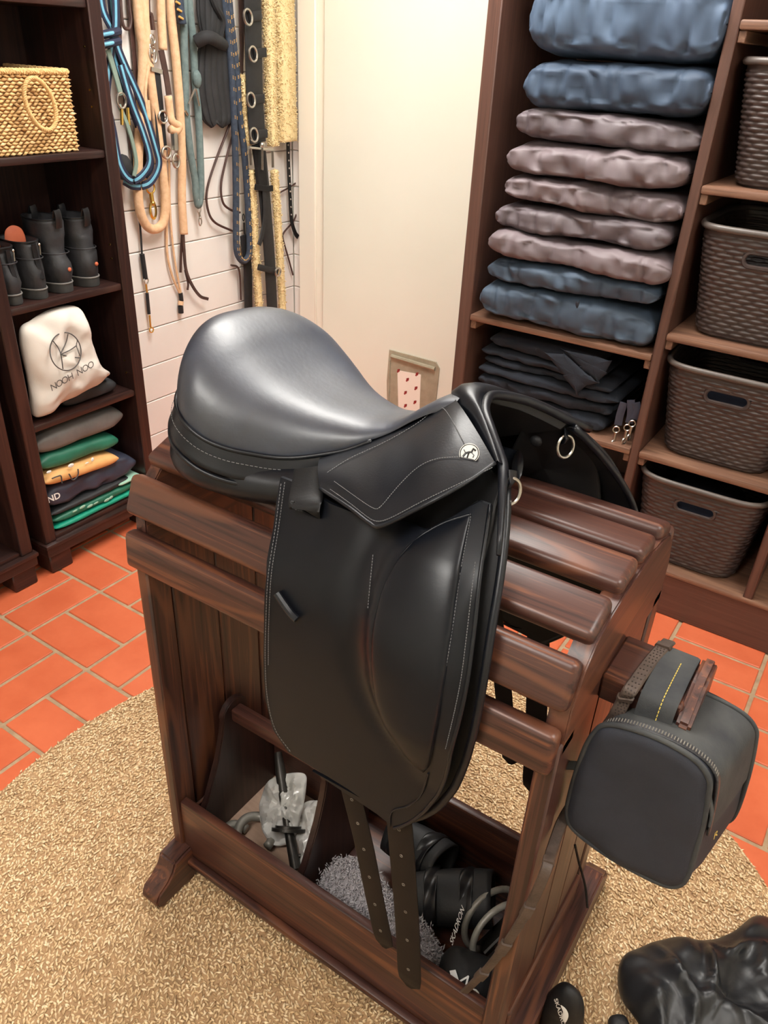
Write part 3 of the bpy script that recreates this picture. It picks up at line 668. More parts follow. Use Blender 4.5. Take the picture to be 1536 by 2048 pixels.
# folded soft goods
def folded(x0, x1, y0, y1, z0, z1, axis, seed, wr=.010, sag=.0, ex=.5, tilt=0.0, N=48, M=36, end=6.0, crease=0.0):
    """soft folded stack layer; long axis 0 (x) or 1 (y)"""
    a0, a1, b0, b1 = (x0, x1, y0, y1) if axis == 0 else (y0, y1, x0, x1)
    th = np.linspace(0, 2*math.pi, M, endpoint=False); c, s_ = np.cos(th), np.sin(th)
    cx = np.sign(c)*np.abs(c)**.42; sz = np.sign(s_)*np.abs(s_)**ex
    rows = []
    for t in np.sin(np.linspace(-math.pi/2, math.pi/2, N)):
        k = max(1e-3, 1-abs(t)**end)**.5; kk = .72+.28*k
        a = (a0+a1)/2+t*(a1-a0)/2
        b = (b0+b1)/2+cx*(b1-b0)/2*(.90+.10*k); z = (z0+z1)/2+sz*(z1-z0)/2*k+tilt*t-sag*(1-t*t)
        row = []
        for j in range(M):
            p = np.array([a, b[j], z[j]]) if axis == 0 else np.array([b[j], a, z[j]])
            d = wr*nz(p, 9, seed)+wr*.55*nz((p[0]*1.0, p[1], p[2]*2.5), 22, seed+3)
            d2 = wr*.8*abs(nz((p[0]*.8, p[1]*.3, p[2]*1.6), 26, seed+9))
            if crease:
                q_ = np.array([p[0]*1.0, p[1]*.2, p[2]*.55]); e1 = 1-abs(nz(q_, 17, seed+21)); e2 = 1-abs(nz((p[0]*.6, p[1], p[2]*2.2), 15, seed+33))
                d2 += crease*(max(0, e1-.80)*4+max(0, e2-.84)*4); d += crease*1.2*nz(p, 5, seed+2)
            p[0 if axis else 1] += (d-d2)*abs(c[j])**.5*(1 if c[j] > 0 else -1)
            p[2] += .5*d*s_[j]*k
            row.append(p)
        rows.append(row)
    v, f = grid(np.array(rows), cv=True, flip=(axis == 0)); f.append(tuple(range(M))); f.append(tuple((N-1)*M+j for j in range(M-1, -1, -1)))
    return v, f
# straw basket on the upper shelf
m_straw, nt, b = new_mat('seagrass')
at = nd(nt, 'ShaderNodeAttribute', attribute_name='tint'); r = ramp(nt, [(0.0, rgb(168, 126, 76)), (.5, rgb(206, 166, 110)), (1.0, rgb(228, 192, 140))]); nt.links.new(at.outputs['Fac'], r.inputs[0]); nt.links.new(r.outputs[0], b.inputs['Base Color']); b.inputs['Roughness'].default_value = .75
m_strawb = plain('seagrass_dark', rgb(122, 84, 44), rgb(150, 106, 58), .8, 40)
by1, zb0, zb1 = lp_(165, 310, 0)[1], 1.197, 1.197+.186
bx = -1.952; by0 = by1-.36
bk = thing('straw_basket', 'square straw-coloured woven seagrass basket with loop handle on upper shelf', 'basket', ((bx-.13), (by0+by1)/2, zb0))
obj('liner', merge(box(bx-.26, bx-.006, by0+.004, by0+.010, zb0, zb1), box(bx-.26, bx-.006, by1-.010, by1-.004, zb0, zb1), box(bx-.26, bx-.254, by0, by1, zb0, zb1), box(bx-.010, bx-.004, by0+.004, by1-.004, zb0, zb1), box(bx-.26, bx-.004, by0+.004, by1-.004, zb0, zb0+.006)), m_strawb, bk, flat=True)
def weave(faces, parent, pitch=(.0165, .0078), name='weave'):
    C, A, B, Nn, L, W, HH, T = [[] for _ in range(8)]
    for (o, U, V, n) in faces:
        o, U, V, n = [np.array(q, float) for q in (o, U, V, n)]; lu, lv = np.linalg.norm(U), np.linalg.norm(V); U, V = U/lu, V/lv
        for r_ in range(int(lv/pitch[1])):
            for c_ in range(int(lu/pitch[0])+1):
                u_ = (c_+.5*(r_ % 2)+.25)*pitch[0]
                if u_ > lu: continue
                C.append(o+U*u_+V*(r_+.5)*pitch[1]+n*.001*rng.normal()); a = U+V*rng.normal(.12, .16); A.append(a/np.linalg.norm(a)); bb = V-U*.1; B.append(bb/np.linalg.norm(bb)); Nn.append(n)
                L.append(pitch[0]*rng.uniform(.62, .8)); W.append(pitch[1]*.62); HH.append(.0042); T.append(np.clip(rng.normal(.55, .2), 0, 1))
    return lozenges(np.array(C), np.array(A), np.array(L), np.array(W), np.array(HH), np.array(T), name, m_straw, parent, N=np.array(Nn), B=np.array(B))
weave([((bx, by0, zb0), (0, by1-by0, 0), (0, 0, zb1-zb0), (1, 0, 0)), ((bx, by1, zb0), (-.26, 0, 0), (0, 0, zb1-zb0), (0, 1, 0))], bk)
rim = [(bx, by0, zb1), (bx, by1, zb1), (bx-.26, by1, zb1)]
def rope3(P, r, tw, n, k=3):
    """twisted rope of k strands"""
    P = resample(np.array(P, float), n); T_, N_, B_ = frames(P); gs = []
    d = np.r_[0, np.cumsum(np.linalg.norm(np.diff(P, axis=0), axis=1))]
    for q in range(k):
        ph = d/tw*2*math.pi+q*2*math.pi/k
        gs.append(tube(P+r*.5*(np.cos(ph)[:, None]*N_+np.sin(ph)[:, None]*B_), r*.58, 6))
    return gs
m_strawh = plain('seagrass_light', rgb(196, 156, 100), rgb(216, 178, 122), .75, 80)
obj('rim', merge(*rope3(rim, .008, .02, 160)), m_strawh, bk, kind='stuff')
hc = lp_(81, 209, -.010); hp = [hc+np.array([0, .040*math.cos(a)-.010*math.sin(a), .058*math.sin(a)]) for a in np.linspace(0, 2*math.pi, 40)]
m_strawh = plain('seagrass_light', rgb(196, 156, 100), rgb(216, 178, 122), .75, 80)
obj('handle', merge(*rope3(hp, .0055, .016, 150)), m_strawh, bk, kind='stuff')
# boots
m_boot = plain('worn_black_boot', rgb(24, 24, 26), rgb(46, 46, 49), .5, 16, .3, 120, .0015, rough2=.65)
m_sole = plain('grey_sole', rgb(46, 45, 44), rgb(58, 56, 54), .75, 20)
m_orange = plain('tan_lining', rgb(186, 96, 62), rgb(170, 84, 54), .7, 14)
m_welt = plain('sole_welt', rgb(112, 108, 104), None, .6)
def boot(label, yc, xh, hs, zip_, grp, lean=0.0, wsc=.87):
    z0 = .833
    t = thing('riding_boot', label, 'boot', (xh-.12, yc, z0), grp)
    a = np.linspace(0, 2*math.pi, 28, endpoint=False); c, s_ = np.cos(a), np.sin(a)
    def sec(xh_, ln, w, z, dy=0.0, e=.8):
        # heel at +x side (towards the room), toe at -x
        x = xh_-ln/2+ln/2*np.sign(c)*np.abs(c)**e; y = yc+dy+w*wsc*np.sign(s_)*np.abs(s_)**e*(1-.12*np.clip(-c, 0, 1)); return np.stack([x, y, np.full(28, z)], 1)
    secs = [sec(xh-.002, .262, .044, z0+.026), sec(xh, .266, .049, z0+.036), sec(xh+.005, .262, .050, z0+.055), sec(xh+.003, .225, .048, z0+.076), sec(xh-.006, .165, .044, z0+.096), sec(xh-.013, .128, .042, z0+.112), sec(xh-.012, .118, .044, z0+.13)]
    for k in range(1, 7):
        q = k/6; secs.append(sec(xh-.014+lean*q*.3, .116+.008*q, .044+.004*q, z0+.13+(hs-.13)*q, lean*q))
    top = secs[-1]; inn_ = top.copy(); inn_[:, :2] = top[:, :2].mean(0)+(top[:, :2]-top[:, :2].mean(0))*.93
    low = inn_.copy(); low[:, 2] -= .06
    P = np.array(secs+[inn_, low])
    for i in range(2, len(secs)-1):
        for j in range(28): P[i, j] += np.array([1, .6, .3])*(.007*nz(P[i, j], 22, yc*9)+.005*nz((P[i, j][0]*.5, P[i, j][1]*.5, P[i, j][2]*1.8), 45, yc*5))
    obj('upper', grid(P, cv=True), m_boot, t, sharp=0)
    so = [sec(xh-.001, .264, .048, z0), sec(xh, .268, .050, z0+.004), sec(xh, .268, .050, z0+.024), sec(xh-.003, .258, .039, z0+.027)]
    v, f = grid(np.array(so), cv=True); f.append(tuple(range(27, -1, -1))); obj('sole', (v, f), m_sole, t)
    obj('sole_welt', tube(np.array(sec(xh+.0005, .269, .0505, z0+.0265)), .0022, 6, closed=True), m_welt, t)
    xb_ = xh-.012
    obj('seam', tube(np.array(sec(xh+.0005, .124, .0435, z0+.108))[np.r_[20:28, 0:9]], .0016, 5), m_boot, t)
    obj('top_binding', tube(np.array(P[len(secs)-1]), .0024, 6, closed=True), m_blk, t)
    if zip_:
        obj('zip', strap([(xb_+.004, yc, z0+hs-.004), (xb_+.003, yc+.002, z0+.11), (xb_+.014, yc+.003, z0+.055)], (0, 1, 0), .014, .004, smooth=14), m_blk, t)
        obj('zip_pull', merge(ball((xb_+.010, yc+.012, z0+hs-.006), .0045), tube([(xb_+.012, yc+.012, z0+hs-.010), (xb_+.012, yc+.010, z0+hs-.032)], .0022, 6)), m_steel, t)
        obj('lining', pillow([(xh-.085, yc-.026, z0+hs-.02), (xh-.088, yc-.026, z0+hs+.018), (xh-.09, yc, z0+hs+.032), (xh-.088, yc+.026, z0+hs+.018), (xh-.085, yc+.026, z0+hs-.02)], (1, 0, 0), .006, 5, 24), m_orange, t)
    else:
        for dx, dy in ((-.008, .004), (-.105, -.002)):
            obj('pull_tab', strap([(xh+dx, yc+dy, z0+hs-.022), (xh+dx+.006, yc+dy, z0+hs+.004), (xh+dx+.004, yc+dy-.002, z0+hs+.026), (xh+dx-.006, yc+dy-.003, z0+hs+.004)], (0, 1, 0), .020, .003, smooth=12), m_blk, t)
        obj('spur_stud', ball((xh+.0045, yc+.008, z0+.064), (.004, .006, .006)), m_orange, t)
    return t
boot('worn black pull-on boot with tan heel stud, touching the bookcase side', 1.470, -1.962, .190, False, None, .0)
boot('worn black pull-on boot with tan heel stud, between the zip boots and its twin', 1.378, -1.962, .196, False, None, .0)
boot('black zip-back boot with tan lining, beside the pull-on boots', 1.293, -1.957, .150, True, None, 0, .78)
boot('black zip-back boot half hidden behind the bookcase upright', 1.2145, -1.957, .146, True, None, 0, .77)
# white cotton bag with print
m_cotton = plain('white_cotton', rgb(200, 192, 183), rgb(216, 208, 199), .85, 5, .3, 500, .0006)
m_print = plain('black_print', rgb(70, 66, 64), None, .7)
ob = [lp_(u, v, .03) for u, v in ((40, 668), (62, 640), (105, 618), (150, 612), (166, 640), (180, 690), (195, 728), (217, 745), (205, 757), (160, 786), (120, 806), (88, 829), (66, 829), (58, 770))]
for p in ob: p[2] = max(p[2], .496); p[1] = max(p[1], 1.178)
tb = obj('drawstring_bag', pillow(ob, (1, 0, .05), .050, 16, 96, 3.0, .022, 15, 2.0, .9), m_cotton, None, 'white cotton drawstring bag with round K logo and NOOH NOO print on shelf', 'bag', sharp=0)
def onbag(u, v):
    """point of the bag's front under the pixel"""
    P0 = lp_(u, v, .03); c = np.mean(ob, 0); best = -1.985
    me = tb.data; co = _bagco; d = np.hypot(co[:, 1]-P0[1], co[:, 2]-P0[2]); i = np.argsort(d)[:5]; x = co[i, 0].max()+.0035
    return onx(u, v, x)
_bagco = np.array([v.co[:] for v in tb.data.vertices])+np.array(tb.location); _bagco = _bagco[_bagco[:, 0] > np.mean(ob, 0)[0]-.002]
def ink(px, r=.0016, n=40, closed=False): return tube(smoothp(catmull([onbag(u, v) for u, v in px], n, closed), 2) if not closed else catmull([onbag(u, v) for u, v in px], n, True), r, 5, closed=closed)
el = [(131+31*math.cos(a)+1.5*math.sin(a), 703+38*math.sin(a)) for a in np.linspace(0, 2*math.pi, 18, endpoint=False)]
obj('logo', merge(ink(el, .0017, 60, True), ink([(136, 668), (132, 685), (121, 708)]), ink([(106, 682), (116, 695), (122, 710), (126, 738)]), ink([(121, 709), (140, 700), (153, 691)]), ink([(121, 709), (142, 714), (160, 716)]), ink([(143, 668), (154, 680), (153, 692), (160, 712)], .0012)), m_print, tb)
_U = lp_(177, 739, .0)-lp_(103, 782, .0); _xs = [onbag(u, v)[0] for u, v in ((103, 782), (125, 769), (145, 758), (166, 746), (185, 735))]
for s_, (u, v) in zip('NOOHNOO', ((103, 783), (114, 776.5), (125, 770), (137, 763), (155, 752.5), (166, 746), (177, 739.5))):
    p = onx(u, v, np.interp(u, (103, 125, 145, 166, 185), _xs)+.006)
    obj('lettering', text_geo(s_, .0285, _U, (0, -.12, 1.0), p, 0.0), m_print, tb, flat=True)
# folded items on the two low shelves
m_blkcl = plain('black_cloth', rgb(30, 31, 33), rgb(44, 45, 48), .6, 20, .3, 300, .001)
m_greyc = plain('grey_waxed', rgb(92, 90, 88), rgb(112, 109, 106), .55, 9, .15, 200, .001)
m_green = plain('green_fabric', rgb(28, 92, 72), rgb(36, 108, 84), .5, 12, .2, 300, .001)
m_teal = plain('teal_fabric', rgb(10, 138, 112), rgb(14, 152, 122), .5, 12)
m_tan = plain('tan_fabric', rgb(214, 160, 98), rgb(224, 172, 110), .7, 20, .2, 300, .001)
m_navy = plain('navy_nylon', rgb(44, 47, 60), rgb(54, 57, 72), .5, 12, .2, 120, .002)
m_mint = plain('mint_fabric', rgb(150, 190, 170), None, .7)
m_whitep = plain('white_print', rgb(225, 228, 222), None, .6)
def item(name, label, cat, y0, y1, z0, z1, mat, xf=-1.955, seed=1.0, wr=.006, tilt=0.0, grp=None, ex=.5, depth=.24):
    return obj(name, folded(xf-depth, xf, y0, y1, z0, z1, 1, seed, wr, tilt=tilt, ex=ex), mat, None, label, cat, grp, sharp=0)
item('folded_pouch', 'small black folded pouch under the white cotton bag', 'pouch', 1.30, 1.50, .494, .545, m_blkcl, -1.962, 3)
item('folded_cover', 'grey waxed cover folded on top of the green cloths', 'cover', 1.186, 1.512, .370, .448, m_greyc, -1.962, 5, .006, .0, ex=.6)
item('green_cloth', 'dark green folded cloth with white print under the grey cover', 'cloth', 1.186, 1.480, .313, .370, m_green, -1.962, 6, .006, -.010, ex=.6)
item('tan_roll', 'tan fleece rolled cloth with black lettering in the pile', 'cloth', 1.183, 1.458, .268, .311, m_tan, -1.948, 7, .002, -.012, ex=.9, depth=.12)
item('navy_jacket', 'navy nylon jacket folded in the pile under the tan roll', 'jacket', 1.184, 1.533, .192, .273, m_navy, -1.956, 8, .016, -.002, ex=.6)
item('black_cover', 'thin black cover folded below the navy jacket', 'cover', 1.184, 1.500, .172, .196, m_blkcl, -1.954, 28, .004)
item('mint_cloth', 'pale mint folded cloth wedged under the navy jacket', 'cloth', 1.440, 1.536, .176, .190, m_mint, -1.946, 18, .002)
item('green_rug', 'printed green cloth folded near the bottom of the pile', 'cloth', 1.190, 1.525, .145, .174, m_green, -1.950, 9, .004, .0)
item('teal_cloth', 'bright teal cloth lying lowest on the bottom shelf', 'cloth', 1.188, 1.528, .1255, .146, m_teal, -1.946, 10, .002)
def blot(px, o, mat, par, nm, th=.0015):
    obj(nm, pillow([lp_(u, v, o) for u, v in px], (1, 0, .2), th, 4, 24), mat, par)
gc = [o for o in COL.objects if o.name.startswith('green_cloth')][0]; tr_ = [o for o in COL.objects if o.name.startswith('tan_roll')][0]; gr_ = [o for o in COL.objects if o.name.startswith('green_rug')][0]; nj_ = [o for o in COL.objects if o.name.startswith('navy_jacket')][0]
for c_ in ((142, 931, 6, 4), (185, 919, 3, 4), (174, 926, 4, 1.5), (98, 944, 5, 3)):
    blot([(c_[0]+c_[2]*math.cos(a), c_[1]+c_[3]*math.sin(a)-.3*c_[2]*math.cos(a)) for a in np.linspace(0, 2*math.pi, 8, endpoint=False)], .014, m_whitep, gc, 'print')
obj('lettering', merge(tube([lp_(104, 957, .006), lp_(114, 953, .006), lp_(122, 952, .005), lp_(124, 966, .006)], .0022, 5, smooth=16), tube([lp_(138, 948, .006), lp_(146, 960, .006), lp_(156, 950, .005), lp_(156, 938, .008)], .0022, 5, smooth=16)), m_print, tr_, flat=True)
for c_ in ((150, 1022, 5, 2), (165, 1014, 6, 3), (180, 1012, 6, 3), (192, 1006, 5, 2), (214, 1000, 6, 3), (222, 995, 4, 3)):
    blot([(c_[0]+c_[2]*math.cos(a), c_[1]+c_[3]*math.sin(a)-.5*c_[2]*math.cos(a)) for a in np.linspace(0, 2*math.pi, 7, endpoint=False)], .012, m_mint, gr_, 'print')
obj('patch', text_geo('ND', .030, lp_(116, 992, .0)-lp_(98, 1000, .0), (0, -.1, 1), lp_(96, 1006, .012), .001, .02), m_whitep, nj_, flat=True)
# ------------------------------------------------------------------ right shelving
YF = 2.12
rc = thing('shelving_unit', 'tall brown wooden shelving unit with folded blankets and baskets', 'shelf', (-.4, 2.4, 0))
for a, b, y0 in ((-1.103, -1.062, YF), (-.503, -.477, YF), (-.098, -.072, YF), (.33, .37, YF)):
    obj('upright', box(a, b, y0, YB-.03, .0 if a in (-1.103, .33) else .15, 2.1, .003), rcz, rc)
obj('back_panel', box(-1.062, .33, YB-.034, YB-.03, .1, 2.1), rcz, rc)
obj('base_board', box(-1.062, .33, YF, YF+.022, 0, .142, .003), rcx, rc)
obj('bottom_shelf', box(-1.062, .33, YF-.006, YB-.034, .142, .158, .004, 2), rsx, rc)
for x0, x1, zs in ((-1.062, -.503, (.507, .790, 1.75)), (-.477, -.098, (.507, .855, 1.222, 1.562)), (-.072, .33, (.507, .855, 1.222, 1.562))):
    for z in zs:
        sh = obj('shelf', box(x0, x1, YF-.002, YB-.036, z-.020, z, .005, 2), rsx, rc)
        for a, b in ((x0, x0+.018), (x1-.018, x1)): obj('cleat', box(a, b, YF+.008, YB-.05, z-.045, z-.020, .002), rsy, rc)
# folded blankets
m_bl1 = plain('steel_blue_nylon', rgb(58, 74, 96), rgb(72, 90, 112), .72, 4, .25, 500, .0006)
m_bl2 = plain('slate_blue_nylon', rgb(45, 59, 78), rgb(57, 73, 93), .72, 4, .25, 500, .0006)
m_bl3 = plain('mauve_grey_nylon', rgb(86, 77, 82), rgb(100, 90, 94), .6, 4, .25, 500, .0006)
m_bl4 = plain('rose_grey_nylon', rgb(100, 89, 93), rgb(116, 103, 106), .6, 4, .25, 500, .0006)
m_bl5 = plain('grey_blue_nylon', rgb(54, 68, 84), rgb(68, 82, 99), .72, 4, .25, 500, .0006)
m_dark = plain('dark_navy_fleece', rgb(22, 26, 35), rgb(31, 36, 46), .9, 8, .4, 250, .0015)
BL = [(0.7900, 0.9030, m_bl5, 'dusty blue folded horse blanket with a small tear, lowest of the stack', -1.035, -.512),
      (0.9030, 0.9715, m_bl5, 'thin dusty blue folded blanket second from the bottom of the stack', -1.022, -.52),
      (0.9715, 1.0480, m_bl4, 'pale rose-grey folded blanket directly above the dusty blue ones', -1.022, -.50),
      (1.0480, 1.1220, m_bl3, 'mauve-grey folded blanket, second of the rose-grey layers from below', -1.015, -.52),
      (1.1220, 1.1930, m_bl4, 'rose-grey folded blanket with a pointed corner, middle of the stack', -1.000, -.506),
      (1.1930, 1.2800, m_bl4, 'rose-grey folded blanket with blunt rolled end, fourth from the top', -1.000, -.515),
      (1.2800, 1.3560, m_bl3, 'uppermost mauve-grey folded blanket just below the dark blue ones', -.990, -.503),
      (1.3560, 1.4700, m_bl2, 'slate blue folded blanket second from the top of the stack', -.975, -.503),
      (1.4700, 1.6400, m_bl1, 'thick bright steel blue folded blanket topmost of the stack', -.980, -.503)]
for k, (z0, z1, mt, lab, xa, xb_) in enumerate(BL):
    hb_ = obj('horse_blanket', folded(xa, xb_, YF-.022-.006*(k % 3), YF+.42, z0+.0005, z1-.0005, 0, 11+3.7*k, .013, ex=.42, N=110, M=64, tilt=.004*(1 if k % 2 else -1), end=11.0, crease=.011), mt, None, lab, 'blanket', 'folded horse blankets', sharp=0)
hb0 = [o for o in COL.objects if o.name == 'horse_blanket'][0]
obj('tear', pillow([ony(u, v, YF-.036) for u, v in ((1152, 602), (1157, 605), (1160, 600), (1158, 610), (1154, 617), (1151, 610))], (0, -1, 0), .0015, 3, 20), m_dark, hb0)
DK = [(.5075, .558, -1.03, -.60), (.558, .604, -1.03, -.59), (.604, .634, -1.03, -.575), (.634, .662, -1.02, -.60), (.662, .690, -1.03, -.64), (.690, .735, -1.01, -.66)]
dl = ['lowest dark navy fleece in the pile on the lower shelf', 'dark navy fleece second from the bottom of the dark pile', 'thin dark fleece third from the bottom of the dark pile', 'thin dark fleece just above the middle of the dark pile', 'dark fleece just below the top one of the dark pile', 'charcoal fleece on top of the dark pile under the blanket shelf']
for k, (z0, z1, xa, xb_) in enumerate(DK):
    obj('fleece_rug', folded(xa, xb_, YF+.02+.006*(k % 2), YF+.40, z0, z1, 0, 60+2.3*k, .010, ex=.5, N=60, M=40, end=10.0, crease=.008), m_dark, None, dl[k], 'fleece', 'dark fleeces on the lower shelf', sharp=0)
def cornered(px, y): return [ony(u+du, v+dv, y) for u, v in px for du, dv in ((-1.5, 0), (1.5, 0))]
cf = thing('fallen_corner', 'dark fleece corners hanging down over the front of the dark pile', 'fleece', ony(1150, 780, YF+.01))
obj('fold', pillow(cornered([(1092, 706), (1128, 708), (1180, 752), (1196, 766), (1170, 772), (1154, 788), (1128, 752)], YF+.004), (0, -1, .3), .007, 6, 70, 4, .004, 24, 4), m_dark, cf, sharp=0)
obj('fold', pillow(cornered([(1128, 700), (1190, 712), (1222, 722), (1212, 746), (1196, 764), (1160, 735)], YF+.010), (0, -1, .3), .007, 6, 60, 4, .004, 24, 7), m_dark, cf, sharp=0)
# halter straps with snaps beside the dark pile
hl = thing('navy_halter', 'navy webbing halter with nickel snaps beside the dark fleece pile', 'halter', (-.545, YF+.03, .508))
for px in ([(1248, 805), (1240, 830), (1236, 850)], [(1262, 800), (1262, 828), (1258, 846)], [(1272, 805), (1275, 822), (1268, 838)]):
    P = [ony(u, v, YF+.03) for u, v in px]; obj('strap', strap(P, (1, .2, 0), .022, .004, smooth=12), m_navy, hl)
    c = P[-1]+np.array([0, -.008, -.012]); obj('snap', merge(ring(c, (.3, -1, .2), .009, .002, 16, 6), tube([c+np.array([0, 0, -.009]), c+np.array([0, -.002, -.034])], .0042, 8), ring(c+np.array([0, -.003, -.042]), (1, -.3, 0), .009, .0024, 16, 6)), m_steel, hl)
# plastic wicker baskets
m_wick = plain('brown_plastic_wicker', rgb(58, 48, 46), rgb(70, 59, 56), .4, 30, .1, 200, .0006)
m_wickr = plain('brown_plastic_rim', rgb(88, 80, 75), rgb(80, 72, 68), .4, 20)
def sq(t, rx, ry, e):
    c, s_ = math.cos(t), math.sin(t); return rx*math.copysign(abs(c)**e, c), ry*math.copysign(abs(s_)**e, s_)
def wbasket(label, z0, hh, xc, yfr, grp):
    wx, wy = .182, .215; ycb = yfr+wy
    t = thing('wicker_basket', label, 'basket', (xc, ycb, z0), grp)
    NU, NV = 30, 24; RU, RV = NU*8, NV*4
    # perimeter by arc length
    tt = np.linspace(0, 2*math.pi, 4000, endpoint=False); q = np.array([sq(a, 1, wy/wx, .38) for a in tt]); dd = np.r_[0, np.cumsum(np.hypot(*np.diff(q, axis=0).T))]
    per = np.stack([np.interp(np.linspace(0, dd[-1], RU, endpoint=False), dd, q[:, k]) for k in (0, 1)], 1)
    nrm = np.stack([np.roll(per, -1, 0)[:, 1]-np.roll(per, 1, 0)[:, 1], -(np.roll(per, -1, 0)[:, 0]-np.roll(per, 1, 0)[:, 0])], 1); nrm /= np.linalg.norm(nrm, axis=1)[:, None]
    P = np.zeros((RV+1, RU, 3)); ut = np.arange(RU)/8.0
    for i in range(RV+1):
        v_ = i/RV; sc = wx*(.80+.20*min(1, v_*1.0)) if v_ > .06 else wx*(.80-.05*(1-v_/.06)**2)
        row = i/4.0; r_ = int(row); fr = row-r_
        lump = np.abs(np.sin(math.pi*(ut/1.0+.5*(r_ % 2))))**.45*math.sin(math.pi*fr)**.7*.0045
        if v_ > .93 or v_ < .02: lump = lump*0
        P[i, :, 0] = xc+per[:, 0]*sc+nrm[:, 0]*lump; P[i, :, 1] = ycb+per[:, 1]*sc+nrm[:, 1]*lump; P[i, :, 2] = z0+hh*v_
    v, f = grid(P, cv=True)
    # handle slots in front and back
    cx_, hw, hz0, hz1 = xc, .055, z0+hh*.72, z0+hh*.83
    keep = []
    for q_ in f:
        m = v[list(q_)].mean(0); ins = abs(m[0]-cx_) < hw+.004 and hz0-.004 < m[2] < hz1+.004 and (abs(m[0]-cx_) < hw-.008 or hz0+.002 < m[2] < hz1-.002)
        if not ins: keep.append(q_)
    n0 = len(v); keep.append(tuple(range(RU-1, -1, -1)))
    # smooth border: flatten lumps near the slot
    ws_ = obj('wicker_wall', (v, keep), m_wick, t, sharp=0)
    for s_ in (-1, 1):
        yy = ycb+s_*(wy/wx)*wx*(.80+.20*.775); a = np.linspace(0, 2*math.pi, 36, endpoint=False)
        sl_ = np.array([(cx_+math.copysign(hw-.016, math.cos(b_))+.017*math.cos(b_), yy, (hz0+hz1)/2+.017*math.sin(b_)) for b_ in a])
        obj('handle_rim', tube(sl_, .0055, 6, closed=True), m_wick, t)
    rimp = np.stack([xc+per[::2, 0]*(wx+.003), ycb+per[::2, 1]*(wx+.003), np.full(len(per[::2]), z0+hh)], 1)
    obj('rim', tube(rimp, .0085, 8, closed=True, up=(0, 0, 1), flat=.9), m_wickr, t, sharp=0)
    return t
XB = -.289
wbasket('brown plastic wicker basket on the bottom shelf, lowest of the four', .159, .285, XB, YF-.006, 'plastic wicker baskets')
wbasket('brown plastic wicker basket one shelf above the bottom basket', .508, .268, XB, YF+.0, 'plastic wicker baskets')
wbasket('brown plastic wicker basket below the topmost basket', .856, .275, XB+.004, YF+.0, 'plastic wicker baskets')
wbasket('brown plastic wicker basket on the topmost visible shelf', 1.223, .262, XB+.01, YF+.0, 'plastic wicker baskets')
m_navyb = plain('navy_fleece', rgb(24, 29, 44), rgb(30, 37, 56), .85, 10)
for k, (z, lab, hh) in enumerate(((.165, 'navy blue cloth inside the lowest wicker basket', .21), (.514, 'navy cloth seen through the handle slot, second basket up', .19))):
    obj('basket_cloth', folded(XB-.13, XB+.11, YF+.05, YF+.30, z, z+hh, 0, 90+k, .016, ex=.7), m_navyb, None, lab, 'cloth', None, sharp=0)
# ------------------------------------------------------------------ wooden tool tote in the tray
tote = thing('tool_tote', 'dark wooden tool tote with rounded ends and a bar handle in the tray', 'tote', (-.70, .80, .066))
def tend(xa, xb):
    yc, zt = .790, .385
    hp_ = [(.676, .068), (.676, .150), (.700, .185), (.735, .262), (.752, .318), (.758, .350)]
    arc = [(yc+.034*math.cos(a), zt-.034+.034*math.sin(a)) for a in np.linspace(math.pi*.95, .05*math.pi, 9)]
    out = hp_+arc+[(2*yc-y, z) for y, z in reversed(hp_)]
    return prism(out, 0, xa, xb, .002)
obj('end_board', tend(-.826, -.812), cabz, tote); obj('end_board', tend(-.580, -.566), cabz, tote)
obj('handle', box(-.812, -.580, .777, .803, .338, .368, .004, 2), woodx, tote)
obj('side_board', box(-.812, -.580, .676, .686, .068, .170, .002), woodx, tote); obj('side_board', box(-.812, -.580, .894, .904, .068, .170, .002), woodx, tote)
m_pineb = plain('raw_board', rgb(150, 122, 104), rgb(168, 140, 120), .7, 20, stretch=(1, 6, 1))
obj('bottom', box(-.812, -.580, .686, .894, .067, .074), m_pineb, tote)
# things in the tote
m_poly, nt, b = new_mat('clear_polythene')
b.inputs['Base Color'].default_value = rgb(232, 230, 225); b.inputs['Roughness'].default_value = .09; b.inputs['Transmission Weight'].default_value = .45; b.inputs['Specular IOR Level'].default_value = .6
def crumple(out, nrm, th, seed, wr): return pillow(out, nrm, th, 14, 96, 2.5, wr, 42, seed)
obj('plastic_bag', crumple([onz(u, v, z) for u, v, z in ((520, 1640, .10), (524, 1590, .13), (545, 1556, .17), (606, 1546, .19), (612, 1580, .18), (600, 1640, .14), (590, 1680, .10), (545, 1690, .09))], (.15, -.55, .8), .022, 3, .020), m_poly, None, 'crumpled clear plastic bag standing in the tool tote', 'plastic bag', sharp=30)
obj('plastic_bag', crumple([onz(u, v, z) for u, v, z in ((590, 1660, .10), (610, 1605, .13), (660, 1610, .15), (662, 1660, .13), (640, 1720, .12), (612, 1750, .10), (596, 1720, .09))], (.1, -.4, .9), .020, 8, .022), m_poly, None, 'crumpled clear plastic bag lying flat by the tote end board', 'plastic bag', sharp=30)
m_iron = plain('dark_iron', rgb(44, 42, 40), rgb(66, 62, 58), .38, 30, metal=.7)
m_grey = plain('dull_grey_metal', rgb(150, 146, 138), rgb(122, 118, 110), .45, 30, metal=.35)
rod = thing('iron_rod', 'black iron rod with a round plate leaning in the tool tote', 'tool', onz(590, 1745, .09))
pA, pB, pC = ony(556, 1505, .86), ony(577, 1660, .775), ony(592, 1740, .73)
obj('shaft', tube([pA, pA*.7+pB*.3, pB, pB*.4+pC*.6, pC], np.array([.008, .0115, .0095, .0105, .011]), 10), m_iron, rod)
nz_ = (pA-pC)/np.linalg.norm(pA-pC)
